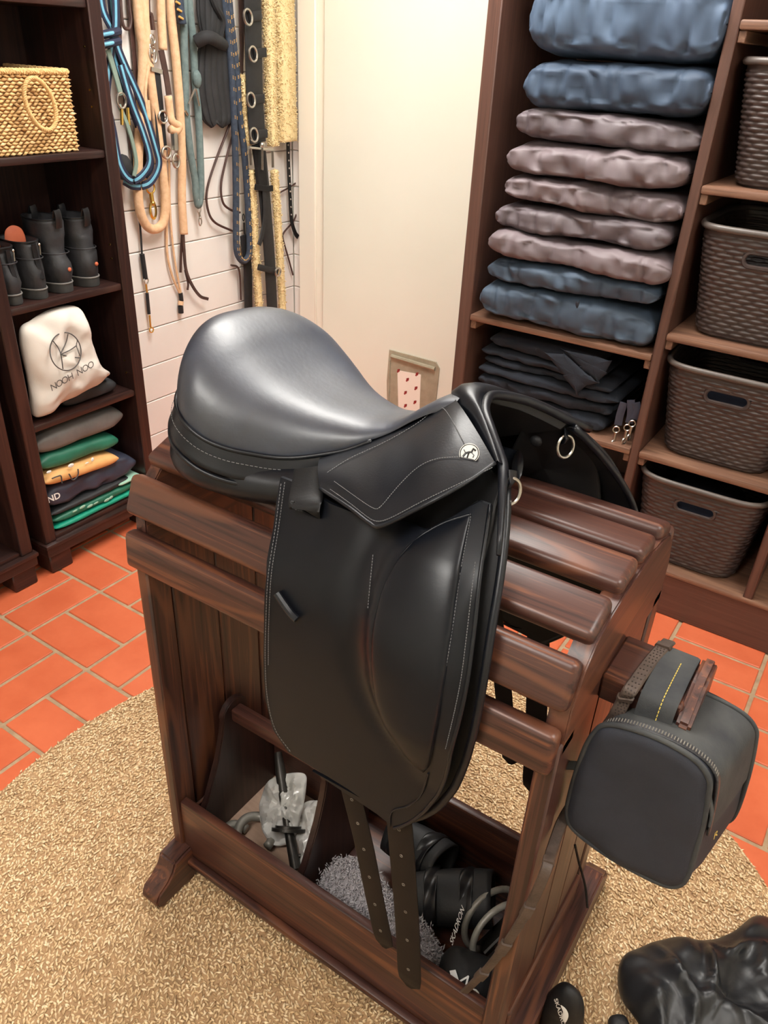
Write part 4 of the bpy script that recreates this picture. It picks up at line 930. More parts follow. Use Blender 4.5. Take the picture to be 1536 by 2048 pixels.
obj('plate', merge(disc(pB, nz_+np.array([.25, .1, .2]), .034, .006, 28), disc(pB+nz_*.004, nz_+np.array([.25, .1, .2]), .026, .008, 24)), m_iron, rod)
obj('cross_pin', tube([pB*.3+pC*.7, onz(640, 1700, .11)], .0035, 8), m_iron, rod)
def horseshoe(label, c, r, rot, mat):
    P = [np.array(c)+np.array([r*math.cos(a)*math.cos(rot)-1.2*r*math.sin(a)*math.sin(rot), r*math.cos(a)*math.sin(rot)+1.2*r*math.sin(a)*math.cos(rot), .004*math.sin(3*a)]) for a in np.linspace(-.6, math.pi+.6, 26)]
    obj('metal_arc', tube(P, .0095, 8, up=(0, 0, 1), flat=.0+1.0), mat, None, label, 'horseshoe', sharp=0)
horseshoe('dull grey curved metal piece beside the plastic bag', (-.735, .745, .098), .036, .5, m_grey)
horseshoe('dull grey curved metal piece in the tote corner by the end board', (-.765, .722, .092), .024, 2.1, m_grey)
# ------------------------------------------------------------------ things in the tray
m_fleece, nt, b = new_mat('grey_sheepskin')
at = nd(nt, 'ShaderNodeAttribute', attribute_name='tint'); r = ramp(nt, [(0.0, rgb(158, 152, 155)), (1.0, rgb(200, 195, 198))]); nt.links.new(at.outputs['Fac'], r.inputs[0]); nt.links.new(r.outputs[0], b.inputs['Base Color']); b.inputs['Roughness'].default_value = .95
m_fleeceb = plain('grey_sheepskin_base', rgb(156, 150, 152), rgb(174, 168, 170), .95, 40)
fo = [onz(u, v, z) for u, v, z in ((636, 1800, .12), (645, 1765, .13), (668, 1730, .15), (700, 1722, .16), (735, 1735, .16), (780, 1790, .15), (830, 1835, .14), (868, 1880, .13), (878, 1920, .13), (874, 1958, .13), (820, 1935, .12), (740, 1870, .11), (680, 1832, .11))]
for p in fo: p[1] = max(p[1], .690)
fp = thing('sheepskin_pad', 'fluffy light grey sheepskin pad lying in the tray', 'pad', (-.43, .75, .068))
gF = pillow(fo, (0, -.35, .94), .026, 9, 64, 2.6, .006, 20, 3); obj('pad', gF, m_fleeceb, fp, sharp=0)
vF = np.array(gF[0]); sel = vF[rng.integers(0, len(vF)//2+60, 9000)]; sel = sel+rng.normal(0, .0045, sel.shape)
c0 = vF.mean(0); Af = rng.normal(0, 1, sel.shape)+np.array([0, -.3, 1.2]); Af /= np.linalg.norm(Af, axis=1)[:, None]; Bf = np.cross(Af, rng.normal(0, 1, sel.shape)); Bf /= np.linalg.norm(Bf, axis=1)[:, None]; Nf = np.cross(Af, Bf)
lozenges(sel, Af, rng.uniform(.004, .007, 9000), np.full(9000, .0013), np.full(9000, .0013), rng.random(9000), 'wool', m_fleece, fp, N=Nf, B=Bf)
m_black = plain('black_neoprene', rgb(17, 17, 18), rgb(26, 26, 28), .6, 20, .3, 200, .001)
m_blackg = plain('black_shell', rgb(20, 20, 22), rgb(28, 28, 30), .35, 20)
m_white = plain('white_lettering', rgb(232, 230, 226), None, .6)
def shell(c, r0, r1, ln, axis, up, open_=.9, th=.006):
    """open half-tube like a horse's tendon boot"""
    c = np.array(c, float); ax = np.array(axis, float); ax /= np.linalg.norm(ax); u_ = np.array(up, float); u_ -= ax*(u_@ax); u_ /= np.linalg.norm(u_); w_ = np.cross(ax, u_)
    a = np.linspace(-math.pi*open_, math.pi*open_, 26); t = np.linspace(0, 1, 14)
    O = np.array([[c+ax*ln*(q-.5)+(u_*math.cos(k)+w_*math.sin(k))*(r0+(r1-r0)*q+.004*math.sin(3*k+4*q)) for k in a] for q in t])
    I = np.array([[c+ax*ln*(q-.5)+(u_*math.cos(k)+w_*math.sin(k))*(r0+(r1-r0)*q-th+.004*math.sin(3*k+4*q)) for k in a] for q in t])
    n, m = O.shape[:2]; v1, f1 = grid(O, flip=True); v2, f2 = grid(I); o = n*m
    F = f1+[tuple(i+o for i in q) for q in f2]; rim_ = [i*m for i in range(n)]+[(n-1)*m+j for j in range(1, m)]+[i*m+m-1 for i in range(n-2, -1, -1)]+[j for j in range(m-2, 0, -1)]
    for k in range(len(rim_)):
        x_, y_ = rim_[k], rim_[(k+1) % len(rim_)]; F.append((x_, y_, y_+o, x_+o))
    return np.vstack([v1, v2]), F
tbo = obj('tendon_boot', shell(onz(905, 1800, .125), .046, .054, .15, (.55, .25, .12), (-.35, .45, .8), .72), m_black, None, 'black open tendon boot with small white print in the tray', 'leg boot', sharp=0)
obj('tendon_boot', shell(onz(836, 1698, .125), .038, .044, .13, (.7, -.1, .1), (.1, .5, .85), .75), m_black, None, 'black open tendon boot against the back board of the tray', 'leg boot', sharp=0)
tb2 = [o for o in COL.objects if o.name == 'tendon_boot.001'][0]
for par, cpt, r_, ax_, up2 in ((tbo, onz(905, 1800, .125), .052, (.55, .25, .12), (-.35, .45, .8)), (tb2, onz(836, 1698, .125), .0435, (.7, -.1, .1), (.1, .5, .85))):
    axn = np.array(ax_)/np.linalg.norm(ax_)
    for q in (-.035, .03): obj('strap', shell(cpt+axn*q, r_+.001, r_+.003, .024, ax_, up2, .66, .003), m_blackg, par, sharp=0)
cl = obj('black_cloth', pillow([onz(u, v, .14) for u, v in ((880, 1925), (905, 1895), (950, 1905), (1000, 1935), (995, 1990), (970, 2040), (900, 2010), (882, 1975))], (0, -.2, 1), .036, 9, 56, 2.5, .006, 18, 6), m_black, None, 'black padded cloth with white label at the tray end', 'cloth', sharp=0)
pL = onz(898, 1985, .178); U_ = onz(930, 2010, .178)-pL; V_ = onz(905, 1965, .186)-pL
obj('label_patch', quad_slab([onz(u, v, .184) for u, v in ((899, 1942), (911, 1940), (918, 1962), (904, 1960))], .001, (0, 0, 1)), m_white, cl, flat=True)
obj('label_lettering', text_geo('NO', .026, onz(934, 1998, .18)-onz(918, 1971, .18), onz(930, 1964, .18)-onz(918, 1971, .18), onz(917, 1960, .188), .001, .01), m_white, cl, flat=True)
obj('boot_print', text_geo('SKADRON', .014, onz(912, 1845, .17)-onz(897, 1890, .165), onz(888, 1870, .17)-onz(897, 1890, .165), onz(904, 1893, .172), .002, .012), m_white, tbo, flat=True)
for k, (u, v, lab) in enumerate(((985, 1838, 'dull steel stirrup iron leaning on the tray boots'), (1012, 1875, 'dull steel stirrup iron against the right end panel'))):
    c = onz(u, v, .135+.02*k); c[0] = min(c[0], -.222)
    U1 = np.array([.30, .75, .35]); U1 /= np.linalg.norm(U1); N1 = np.array([.8, -.5, .35]); N1 -= U1*(N1@U1); N1 /= np.linalg.norm(N1); V1 = np.cross(N1, U1)
    st_ = thing('stirrup_iron', lab, 'stirrup', c-np.array([0, 0, .06]))
    P = [c+U1*(.060*math.sin(a))+V1*(.052*math.cos(a)) for a in np.linspace(-2.2, 2.2, 30)]
    obj('bow', tube(P, .006, 8), m_grey, st_, sharp=0)
    obj('tread', strap([P[0]+(P[0]-P[1])*.2, P[-1]+(P[-1]-P[-2])*.2], N1, .030, .008), m_iron, st_)
# ------------------------------------------------------------------ grooming bag on the arm
m_bag = plain('black_canvas', rgb(30, 33, 42), rgb(40, 43, 53), .78, 10, .45, 700, .0008)
m_bagd = plain('dusty_black_canvas', rgb(40, 42, 46), rgb(68, 69, 68), .82, 12, .35, 500, .0008)
m_zip = plain('black_zip', rgb(28, 28, 30), rgb(60, 60, 64), .4, 300, stretch=(1, 1, 1))
m_yel = plain('yellow_thread', rgb(216, 192, 92), None, .7)
gb = thing('grooming_bag', 'black canvas grooming bag hanging from the rack arm by its handle', 'bag', (-.055, .77, .615))
fo_ = [ony(u, v, .700) for u, v in ((1183, 1475), (1215, 1455), (1300, 1478), (1378, 1520), (1412, 1560), (1412, 1600), (1395, 1680), (1372, 1755), (1350, 1776), (1310, 1768), (1220, 1720), (1150, 1668), (1132, 1635), (1138, 1590), (1160, 1520))]
fc = catmull(fo_, 72, True); cc = fc.mean(0)
prof_ = [(0.0, .003, 0), (.5, .0015, 0), (.85, 0, 0), (.975, .001, 0), (1.0, .005, 0), (1.015, .015, .002), (1.02, .05, .010), (1.02, .09, .018), (1.0, .13, .027), (.96, .146, .031), (.9, .152, .033), (.5, .156, .034), (0.0, .157, .034)]
rowsB = []
for (s_, dy, dx) in prof_:
    q = cc+(fc-cc)*s_; q = q+np.array([dx, dy, 0]); k_ = 1-.17*min(1, dy/.05); q[:, 2] = np.where(q[:, 2] > cc[2], cc[2]+(q[:, 2]-cc[2])*k_, q[:, 2])
    for p in q:
        p[1] += .004*nz(p, 18, 2.0); p[0] += .006*nz(p, 14, 5)*min(1, dy*20); p[2] += .006*nz(p, 14, 9)*min(1, dy*20)
    rowsB.append(q)
obj('body', grid(np.array(rowsB), cv=True, flip=True), m_bag, gb, sharp=0)
obj('front_piping', tube(catmull(cc+(fc-cc)*1.008+np.array([.0005, .005, 0]), 90, True), .0034, 8, closed=True), m_bagd, gb, sharp=0)
obj('rear_piping', tube(catmull(((cc+(fc-cc)*1.0)*np.array([1, 1, 0])+np.array([0, 0, 1])*np.where(fc[:, 2] > cc[2], cc[2]+(fc[:, 2]-cc[2])*.83, fc[:, 2])[:, None])+np.array([.028, .135, 0]), 90, True), .0032, 8, closed=True), m_bagd, gb, sharp=0)
top_ = [i for i in range(72) if fc[i][2] > .70]
seg = np.array([fc[i] for i in top_]); o_ = np.argsort(seg[:, 0]); seg = seg[o_]
def lidrow(dx, dy, sc):
    q = cc+(seg-cc)*sc; k_ = 1-.17*min(1, dy/.05); q[:, 2] = np.where(q[:, 2] > cc[2], cc[2]+(q[:, 2]-cc[2])*k_, q[:, 2]); return q+np.array([dx, dy, 0])
obj('lid', grid(np.array([lidrow(.006, .028, 1.034), lidrow(.013, .06, 1.04), lidrow(.020, .10, 1.036), lidrow(.026, .13, 1.02)]), flip=True), m_bagd, gb, sharp=0)
zp = smoothp(lidrow(.005, .020, 1.04), 2); obj('zip', strap(zp, (0, 1, 0), .010, .003), m_zip, gb)
obj('zip_teeth', merge(*[tube([p+np.array([0, -.003, .0022]), p+np.array([0, .003, .0022])], .0007, 4) for p in resample(zp, 90)]), m_grey, gb, kind='stuff')
zs = zp[0]; obj('zip_pull', strap([zs+np.array([.012, -.002, .006]), zs+np.array([-.004, -.008, .006]), zs+np.array([-.022, -.012, -.001])], (0, .5, .8), .011, .003, smooth=10), m_bagd, gb)
obj('zip_slider', ball(zs+np.array([.016, 0, .006]), (.007, .005, .004)), m_iron, gb)
hx = -.083
hpth = [(hx, .735, .776), (hx, .748, .800), (hx, .759, .826), (hx, .790, .8315), (hx, .835, .8315), (hx, .864, .826), (hx, .866, .80), (hx, .862, .776)]
hd = obj('handle', strap(hpth, (1, 0, 0), .043, .0035, smooth=40), m_bagd, gb)
obj('handle_stitching', stitches(catmull([np.array(p)+np.array([.004, -.002, .0022]) for p in hpth[:5]], 30), 26, 0, .0006, np.array([0, 0, .0004])), m_yel, hd)
zs2 = [cc+(fc[i]-cc)*1.022 for i in range(72) if fc[i][0] > -.03 and .655 < fc[i][2] < .70]
pk = ony(1422, 1600, .735)
obj('side_zip', strap([cc+np.array([.072, .03, .02]), cc+np.array([.082, .08, .022]), cc+np.array([.090, .13, .020])], (0, 0, 1), .008, .003, smooth=10), m_zip, gb)
obj('side_pull', strap([ony(1418, 1590, .712), ony(1424, 1625, .712), ony(1420, 1650, .710)], (0, 1, 0), .010, .003, smooth=8), m_bagd, gb)
pr = ony(1419, 1672, .735); obj('embroidery', text_geo('R', .018, (.25, 1, .12), (-.1, -.1, 1), pr+np.array([.004, -.004, 0]), .001), m_yel, gb, flat=True)
# ------------------------------------------------------------------ bridle reins over the arm
m_brown = plain('worn_brown_leather', rgb(62, 50, 43), rgb(84, 69, 60), .6, 40, .5, 260, .0012)
br = thing('leather_reins', 'worn brown leather reins draped over the rack arm down into the tray', 'reins', (-.15, .70, .07))
pth = [onz(1338, 1283, .829), onz(1325, 1296, .831), onz(1300, 1325, .831), onz(1262, 1378, .831), ony(1248, 1400, .752), ony(1232, 1430, .744), ony(1212, 1462, .742), ony(1188, 1530, .742), ony(1150, 1600, .735), ony(1124, 1645, .705), ony(1104, 1700, .664), ony(1092, 1740, .634), ony(1066, 1800, .631), ony(1030, 1862, .630), ony(985, 1925, .632), ony(945, 1968, .644), ony(905, 2006, .678)]
rn = strap(pth, (1, .45, .1), np.r_[np.full(40, .017), np.linspace(.016, .012, 70)], .005, smooth=110); obj('rein', rn, m_brown, br)
PQ = catmull(pth, 110)
for i in (6, 26, 72, 84, 92, 99): obj('keeper', strap(PQ[max(0, i-1):i+2]+np.array([0, -.001, .001]), (1, .45, .1), .020 if i < 40 else .0155, .009), m_brown, br)
m_hole = plain('stitch_brown', rgb(48, 36, 30), None, .7)
gs = []
T_, N_, B_ = frames(PQ, False, (1, .45, .1))
for i in list(range(8, 25))+list(range(28, 36)):
    for k in (-1, 0, 1):
        c = PQ[i]+N_[i]*.0042*(k+(.5 if i % 2 else 0)*.6)
        s_ = -1 if (B_[i]@(CE-PQ[i])) < 0 else 1
        gs.append(disc(c+B_[i]*s_*.0028, B_[i], .0010, .0008, 6))
obj('perforations', merge(*gs), m_hole, br, kind='stuff')
obj('leather_lace', tube([ony(1150, 1690, .86), ony(1158, 1725, .87), ony(1170, 1770, .87), ony(1175, 1815, .86)], .0022, 6, smooth=20), m_matl, None, 'thin dark leather lace dangling below the grooming bag', 'lace', sharp=0)
# ------------------------------------------------------------------ things on the floor to the right
m_nylon = plain('black_nylon', rgb(20, 21, 23), rgb(30, 31, 34), .42, 6, .3, 60, .002)
fb = [onz(1236, 1950, .03), onz(1245, 1915, .03), onz(1275, 1897, .03), onz(1340, 1880, .03), onz(1400, 1885, .03), onz(1460, 1870, .03), onz(1540, 1840, .03), np.array([.34, 1.10, .03]), np.array([.42, .98, .03]), np.array([.40, .84, .03]), np.array([.28, .74, .03]), np.array([.12, .72, .03]), onz(1290, 2080, .03), onz(1245, 2000, .03)]
gbk = pillow(fb, (0, 0, 1), .062, 26, 140, 3.0, .034, 11, 12.0, .30)
vv_ = np.array(gbk[0])
for i in range(len(vv_)):
    p = vv_[i]
    if p[2] > .03:
        h_ = p[2]-.03; fold = 1-abs(nz((p[0]*1.3, p[1]*.8, 0), 13, 4)); vv_[i, 2] += h_*.35*(max(0, fold-.75)*4-.4)
vv_[:, 2] = np.maximum(vv_[:, 2], .010)
flb = thing('nylon_bag', 'crumpled black nylon bag lying on the jute rug', 'bag', (.15, .92, .006))
obj('body', (vv_, gbk[1]), m_nylon, flb, sharp=0)
cs = [onz(u, v, .085) for u, v in ((1382, 1892), (1372, 1915), (1366, 1945))]; obj('drawcord_seam', tube(cs, .004, 6, smooth=14), m_nylon, flb)
kb = thing('leg_boot', 'black horse leg boot with SKADRON print standing by the rack foot', 'leg boot', (-.093, .80, .006))
bo = [ony(u, v, .80) for u, v in ((1080, 2040), (1088, 2000), (1108, 1975), (1130, 1966), (1155, 1982), (1168, 2010), (1166, 2050), (1150, 2100), (1090, 2090))]
obj('body', pillow(bo, (.1, -.8, .45), .026, 9, 56, 2.6, .004, 16, 2, .8), m_black, kb, sharp=0)
pS = ony(1106, 1996, .768); UU = ony(1122, 2044, .770)-ony(1107, 1996, .768); VV = ony(1122, 1990, .766)-ony(1106, 1996, .768)
obj('lettering', text_geo('SKADRO', .0165, UU, VV, ony(1108, 1998, .766), .0005, .015), m_white, kb, flat=True)
obj('emblem', pillow([ony(u, v, .763) for u, v in ((1121, 2010), (1132, 2018), (1137, 2032), (1130, 2046), (1124, 2034), (1126, 2022))], (.1, -.8, .45), .0012, 3, 24), m_white, kb)
sb_ = obj('strap_end', pillow([onz(u, v, .02) for u, v in ((1216, 2046), (1220, 2034), (1236, 2030), (1252, 2036), (1258, 2060), (1222, 2070))], (0, 0, 1), .012, 6, 36, 2.5, .002, 20, 1), m_black, None, 'small black padded strap end beside the nylon bag', 'strap', sharp=0)
# ------------------------------------------------------------------ tack hanging on the board wall
def wp(u, v, o=.02): return onx(u, v, XA+o)
m_navyr = plain('navy_web', rgb(26, 30, 52), rgb(34, 39, 64), .7, 40, .3, 300, .001)
m_ltblue = plain('light_blue_web', rgb(98, 160, 188), rgb(114, 174, 198), .7, 40)
m_sage = plain('sage_web', rgb(122, 140, 128), None, .7)
m_beige = plain('beige_rope', rgb(206, 164, 126), rgb(222, 184, 146), .85, 60, .5, 260, .0015)
m_tealr = plain('teal_rope', rgb(90, 106, 106), rgb(110, 126, 124), .85, 60, .5, 260, .0015)
m_dbrown = plain('dark_brown_leather', rgb(58, 38, 34), rgb(76, 52, 46), .45, 30)
m_bandage = plain('black_bandage', rgb(26, 26, 28), rgb(40, 40, 42), .8, 14, .4, 120, .001)
m_blue2 = plain('blue_rope', rgb(40, 50, 64), rgb(56, 66, 82), .8, 60, .4, 260, .0015)
m_gold = plain('gold_fleck', rgb(206, 162, 88), None, .8)
m_web = plain('black_web', rgb(20, 20, 22), rgb(30, 30, 32), .6, 60, .3, 400, .0008)
m_ylw = plain('yellow_fleece_base', rgb(222, 196, 142), rgb(236, 214, 164), .95, 60, .6, 200, .003)
YD = (0, 1, 0)
def T_(px, r, o=.02, n=40, k=8): return tube([wp(*p[:2], p[2] if len(p) > 2 else o) for p in px], r, k, smooth=n)
def S_(px, w_, t=.004, o=.02, n=40): return strap([wp(*p[:2], p[2] if len(p) > 2 else o) for p in px], YD, w_, t, smooth=n)
def hang(name, label, cat, u, v, grp=None): return thing(name, label, cat, wp(u, v, .0), grp)
def snap(c, mat, parent, s_=1.0, name='snap'):
    c = np.array(c); return obj(name, merge(ring(c, (1, 0, 0), .011*s_, .0022*s_, 18, 6), tube([c+np.array([0, 0, -.010*s_]), c+np.array([.002, 0, -.030*s_])], .0048*s_, 8), ring(c+np.array([.002, 0, -.046*s_]), (1, .2, 0), .010*s_, .0030*s_, 18, 6, 1.7), ball(c+np.array([.004, 0, -.031*s_]), .006*s_)), mat, parent)
# rail with hooks above the picture's edge carries them
rail = thing('hook_rail', 'dark wooden hook rail high on the board wall', 'hook rail', (XA+.01, 2.05, 1.80))
obj('rail', box(XA, XA+.022, 1.58, 2.62, 1.80, 1.88, .004), caby, rail)
for k, y in enumerate(np.linspace(1.63, 2.57, 10)): obj('hook', tube([(XA+.02, y, 1.84), (XA+.05, y, 1.83), (XA+.065, y, 1.845), (XA+.066, y, 1.865)], .005, 8, smooth=12), m_iron, rail)
def up(u, v): return [(u-6, -200), (u-3, -100)]
# navy and light blue reins
a = hang('blue_reins', 'navy and light blue web reins knotted in a bundle beside the bookcase', 'reins', 260, 390)
for o_, px in ((.05, [(196, -160), (202, 0), (225, 60), (236, 95), (250, 130), (285, 210), (310, 290), (318, 330), (300, 365), (270, 372), (248, 362)]), (.035, [(215, -160), (222, 0), (230, 60), (228, 100), (240, 150), (268, 230), (292, 290), (302, 330), (290, 352)]), (.065, [(225, -160), (232, 40), (224, 90), (218, 140), (214, 200), (226, 260), (240, 330), (262, 360), (285, 350), (300, 320), (288, 270), (262, 200), (242, 130)])):
    st_ = obj('web', S_(px, .026, .006, o_, 90), m_navyr, a); obj('stripe', S_([(p[0], p[1], o_+.0035) for p in px], .009, .003, o_, 90), m_ltblue, st_)
obj('sage_web', S_([(216, 100), (228, 140), (242, 190)], .018, .006, .078, 20), m_sage, a)
obj('sage_web', S_([(238, 210), (258, 260), (272, 320), (268, 352)], .014, .006, .074, 30), m_sage, a)
for v in (66, 86): obj('wrap', T_([(204, v+4, .085), (222, v, .095), (238, v-4, .085)], .011, n=12), m_navyr, a); obj('wrap_stripe', T_([(205, v+4, .094), (220, v+1, .104), (230, v-2, .097)], .005, n=12), m_ltblue, a)
obj('ring', ring(wp(243, 201, .08), (1, .2, 0), .021, .0035, 24, 8), m_steel, a)
obj('clip', merge(T_([(243, 218, .08), (244, 250, .08)], .005, n=6), T_([(255, 215, .07), (258, 250, .07)], .005, n=6)), m_brass, a)
obj('sheepskin_tuft', ball(wp(247, 335, .04), (.03, .03, .04)), m_bandage, a)
# brown leather straps behind
a = hang('brown_bridle', 'thin dark brown leather bridle straps behind the beige rope', 'bridle', 262, 330)
obj('strap', S_([(240, -160), (262, 40), (270, 130), (280, 250), (292, 345)], .018, .004, .012, 40), m_dbrown, a)
obj('strap', T_([(236, -160), (243, 30), (256, 58), (262, 40), (258, 0), (252, -160)], .005, .03, 40), m_dbrown, a)
obj('strap', S_([(246, -160), (240, 60), (248, 180), (262, 300)], .012, .004, .010, 40), m_dbrown, a)
obj('brass_fitting', T_([(292, 335, .02), (293, 352, .02)], .009, n=6), m_brass, a)
snap(wp(301, 376, .025), m_brass, a, 1.55)
# beige rope loop
a = hang('beige_rope', 'thick beige braided rope hanging in a long loop with brass snap', 'rope', 305, 460)
obj('rope', T_([(268, -160), (277, 30), (286, 100), (284, 180), (279, 260), (276, 340), (278, 410), (292, 450), (312, 458), (328, 440), (330, 390), (322, 320), (312, 240), (300, 150), (294, 90), (288, 20), (284, -160)], .0155, .035, 120, 12), m_beige, a, sharp=0)
obj('thin_rope', T_([(296, 200), (298, 240), (290, 190), (296, 130)], .006, .05, 20), m_beige, a)
# beige rope ending in a leather lash
a = hang('beige_lunge_rope', 'beige rope with dark leather lash end hanging by the black halter', 'rope', 365, 600)
obj('rope', T_([(338, -160), (342, 20), (352, 120), (360, 220), (364, 320), (364, 400), (368, 468)], .0145, .03, 90, 12), m_beige, a, sharp=0)
l_ = obj('lash', S_([(366, 466), (368, 500), (372, 540), (384, 570), (400, 592), (416, 598)], .012, .006, .03, 40), m_dbrown, a); obj('lash', S_([(364, 468), (362, 510), (361, 545)], .010, .005, .024, 20), m_dbrown, a); obj('lash', S_([(370, 540), (376, 566), (375, 580)], .009, .004, .026, 14), m_dbrown, a)
# thin beige cords with black ends
a = hang('cord_whip', 'two thin beige cords joined in a black taped end', 'cord', 362, 622)
obj('cord', T_([(330, 300), (334, 400), (334, 500), (344, 550), (360, 588)], .0045, .014, 50, 6), m_beige, a); obj('cord', T_([(338, 300), (340, 420), (348, 510), (362, 588)], .004, .014, 50, 6), m_beige, a)
obj('tape', T_([(361, 586, .016), (363, 602, .016)], .008, n=6), m_web, a); obj('tassel', T_([(362, 602, .016), (361, 610, .016)], .010, n=6), m_beige, a); obj('tape', T_([(361, 612, .016), (362, 626, .016)], .010, n=6), m_web, a)
# black halter strap with buckles
a = hang('black_halter', 'black leather halter strap with nickel buckles between the beige ropes', 'halter', 325, 330)
obj('strap', S_([(310, 140), (318, 220), (325, 300)], .040, .006, .045, 20), m_web, a)
obj('strap', S_([(322, 100), (332, 150), (338, 190)], .024, .006, .05, 20), m_dbrown, a)
obj('beige_sleeve', T_([(318, -160), (322, 20), (326, 100)], .014, .045, 30, 10), m_beige, a, sharp=0)
obj('beige_knot', T_([(336, 192, .055), (340, 225, .055), (345, 244, .06), (358, 252, .06), (352, 262, .06), (340, 258, .06)], .013, n=24, k=10), m_beige, a, sharp=0)
obj('buckle', ring(wp(306, 110, .05), (1, 0, 0), .014, .003, 18, 6, 1.6), m_steel, a); obj('buckle_bar', S_([(302, 138, .052), (324, 144, .052)], .014, .006, n=6), m_steel, a); obj('d_ring', ring(wp(326, 234, .055), (1, 0, 0), .018, .0035, 22, 6), m_steel, a)
obj('chain', merge(*[ring(wp(305-.4*k, 78+9*k, .05), (1, .6*(k % 2), 0), .010, .0026, 14, 6, 1.3) for k in range(4)]), m_steel, a)
obj('snap_hook', merge(ring(wp(333, 305, .06), (1, 0, 0), .018, .004, 18, 6), T_([(348, 262, .06), (350, 300, .06)], .012, n=6), ring(wp(352, 322, .06), (1, 0, 0), .014, .004, 18, 6, 1.5)), m_steel, a)
obj('leather_loop', T_([(298, -160), (296, 10), (302, 30), (306, 60)], .007, .035, 20), m_dbrown, a)
# teal rope with snap
a = hang('teal_lead_rope', 'teal green lead rope doubled up with a trigger snap', 'rope', 395, 450)
obj('rope', T_([(366, -160), (368, 60), (370, 150), (372, 220), (380, 300), (390, 360), (392, 385), (396, 410), (400, 400), (402, 370), (400, 300), (396, 220), (390, 160), (386, 80), (378, 0), (376, -160)], .0125, .035, 110, 10), m_tealr, a, sharp=0)
obj('knot', ball(wp(394, 158, .045), (.014, .018, .028)), m_tealr, a, sharp=0)
obj('wire_hook', merge(T_([(390, 178, .055), (377, 208, .055)], .003, n=6), T_([(392, 178, .055), (399, 212, .055)], .003, n=6), T_([(371, 222, .05), (376, 230, .05)], .004, n=6)), m_steel, a)
snap(wp(398, 420, .03), m_steel, a, .85); obj('ferrule', T_([(393, 366, .04), (395, 400, .04)], .007, n=8), m_steel, a)
# navy gold short rope top
a = hang('gold_fleck_end', 'short navy rope end with gold flecks above the teal rope', 'rope', 362, 50)
obj('rope', T_([(352, -160), (358, 0), (364, 48)], .015, .05, 24, 10), m_blue2, a, sharp=0)
for k in range(3): obj('fleck', T_([(352+3*k, 6+15*k-3, .063), (360+3*k, 6+15*k+2, .063)], .0035, n=6), m_gold, a)
# black bandage bundle
a = hang('bandage_bundle', 'black elastic bandages knotted in a hanging bundle', 'bandage', 425, 250)
for k in range(10):
    x_ = 395+7*k; q = (k-4.5)/4.5
    obj('bandage', S_([(405+4*k, -160), (400+5.5*k, 10), (408+3.4*k, 70), (400+5.4*k, 120), (398+6.2*k, 180), (412+5*k+4*q, 236-6*abs(q)), (425+2*k, 248)], .030, .010, .035+.012*math.cos(q*1.4)+.004*(k % 2), 40), m_bandage, a, sharp=60)
obj('bandage_wrap', T_([(392, 84, .06), (415, 74, .09), (438, 84, .07), (446, 90, .04)], .020, n=24, k=10), m_bandage, a, sharp=0)
obj('grey_loop', T_([(412, -40, .05), (430, 10, .06), (444, 40, .05), (440, 75, .04)], .012, n=24), m_bandage, a)
# navy/gold rope loop
a = hang('gold_fleck_rope', 'navy rope with gold flecks hanging in one long loop', 'rope', 487, 520)
lp1 = [(440, -160), (448, 0), (456, 60), (462, 130), (466, 200), (470, 290), (472, 380), (472, 460), (474, 505), (486, 522), (498, 508), (498, 460), (494, 380), (488, 300), (478, 220), (474, 150), (466, 80), (458, 0), (452, -160)]
P = catmull([wp(u, v, .05) for u, v in lp1], 160); obj('rope', tube(P, .0125, 10), m_blue2, a, sharp=0)
T0, N0, B0 = frames(P)
for i in range(3, 157, 3):
    c = P[i]; wd = np.cross(T0[i], np.array([1.0, 0, 0])); wd /= np.linalg.norm(wd)
    obj('fleck', merge(*[tube([c+T0[i]*(.004*q)-wd*.007+np.array([.0105, 0, 0]), c+T0[i]*(.004*q)+wd*.006+np.array([.0105, 0, .004])], .0016, 4) for q in (-1, 0, 1)]), m_gold, a, flat=True)
obj('snap', merge(ring(wp(487, 435, .03), (1, .3, 0), .008, .002, 14, 6, 1.6), T_([(488, 445, .03), (489, 468, .03)], .004, n=6)), m_iron, a)
# dark brown thin reins around it
a = hang('thin_brown_reins', 'thin dark brown leather reins looping beside the navy rope', 'reins', 440, 440)
for px, r_ in (([(478, -160), (482, 60), (478, 160), (462, 240), (432, 320), (414, 380), (416, 420), (430, 445), (465, 462)], .0045), ([(482, -160), (486, 80), (476, 220), (452, 320), (442, 370), (446, 405), (462, 420), (480, 425)], .0045), ([(462, 530), (478, 540), (482, 600)], .004)): obj('rein', T_(px, r_, .022, 60, 6), m_dbrown, a)
obj('rein', S_([(474, -160), (480, 40), (484, 150), (482, 200)], .014, .004, .03, 30), m_dbrown, a)
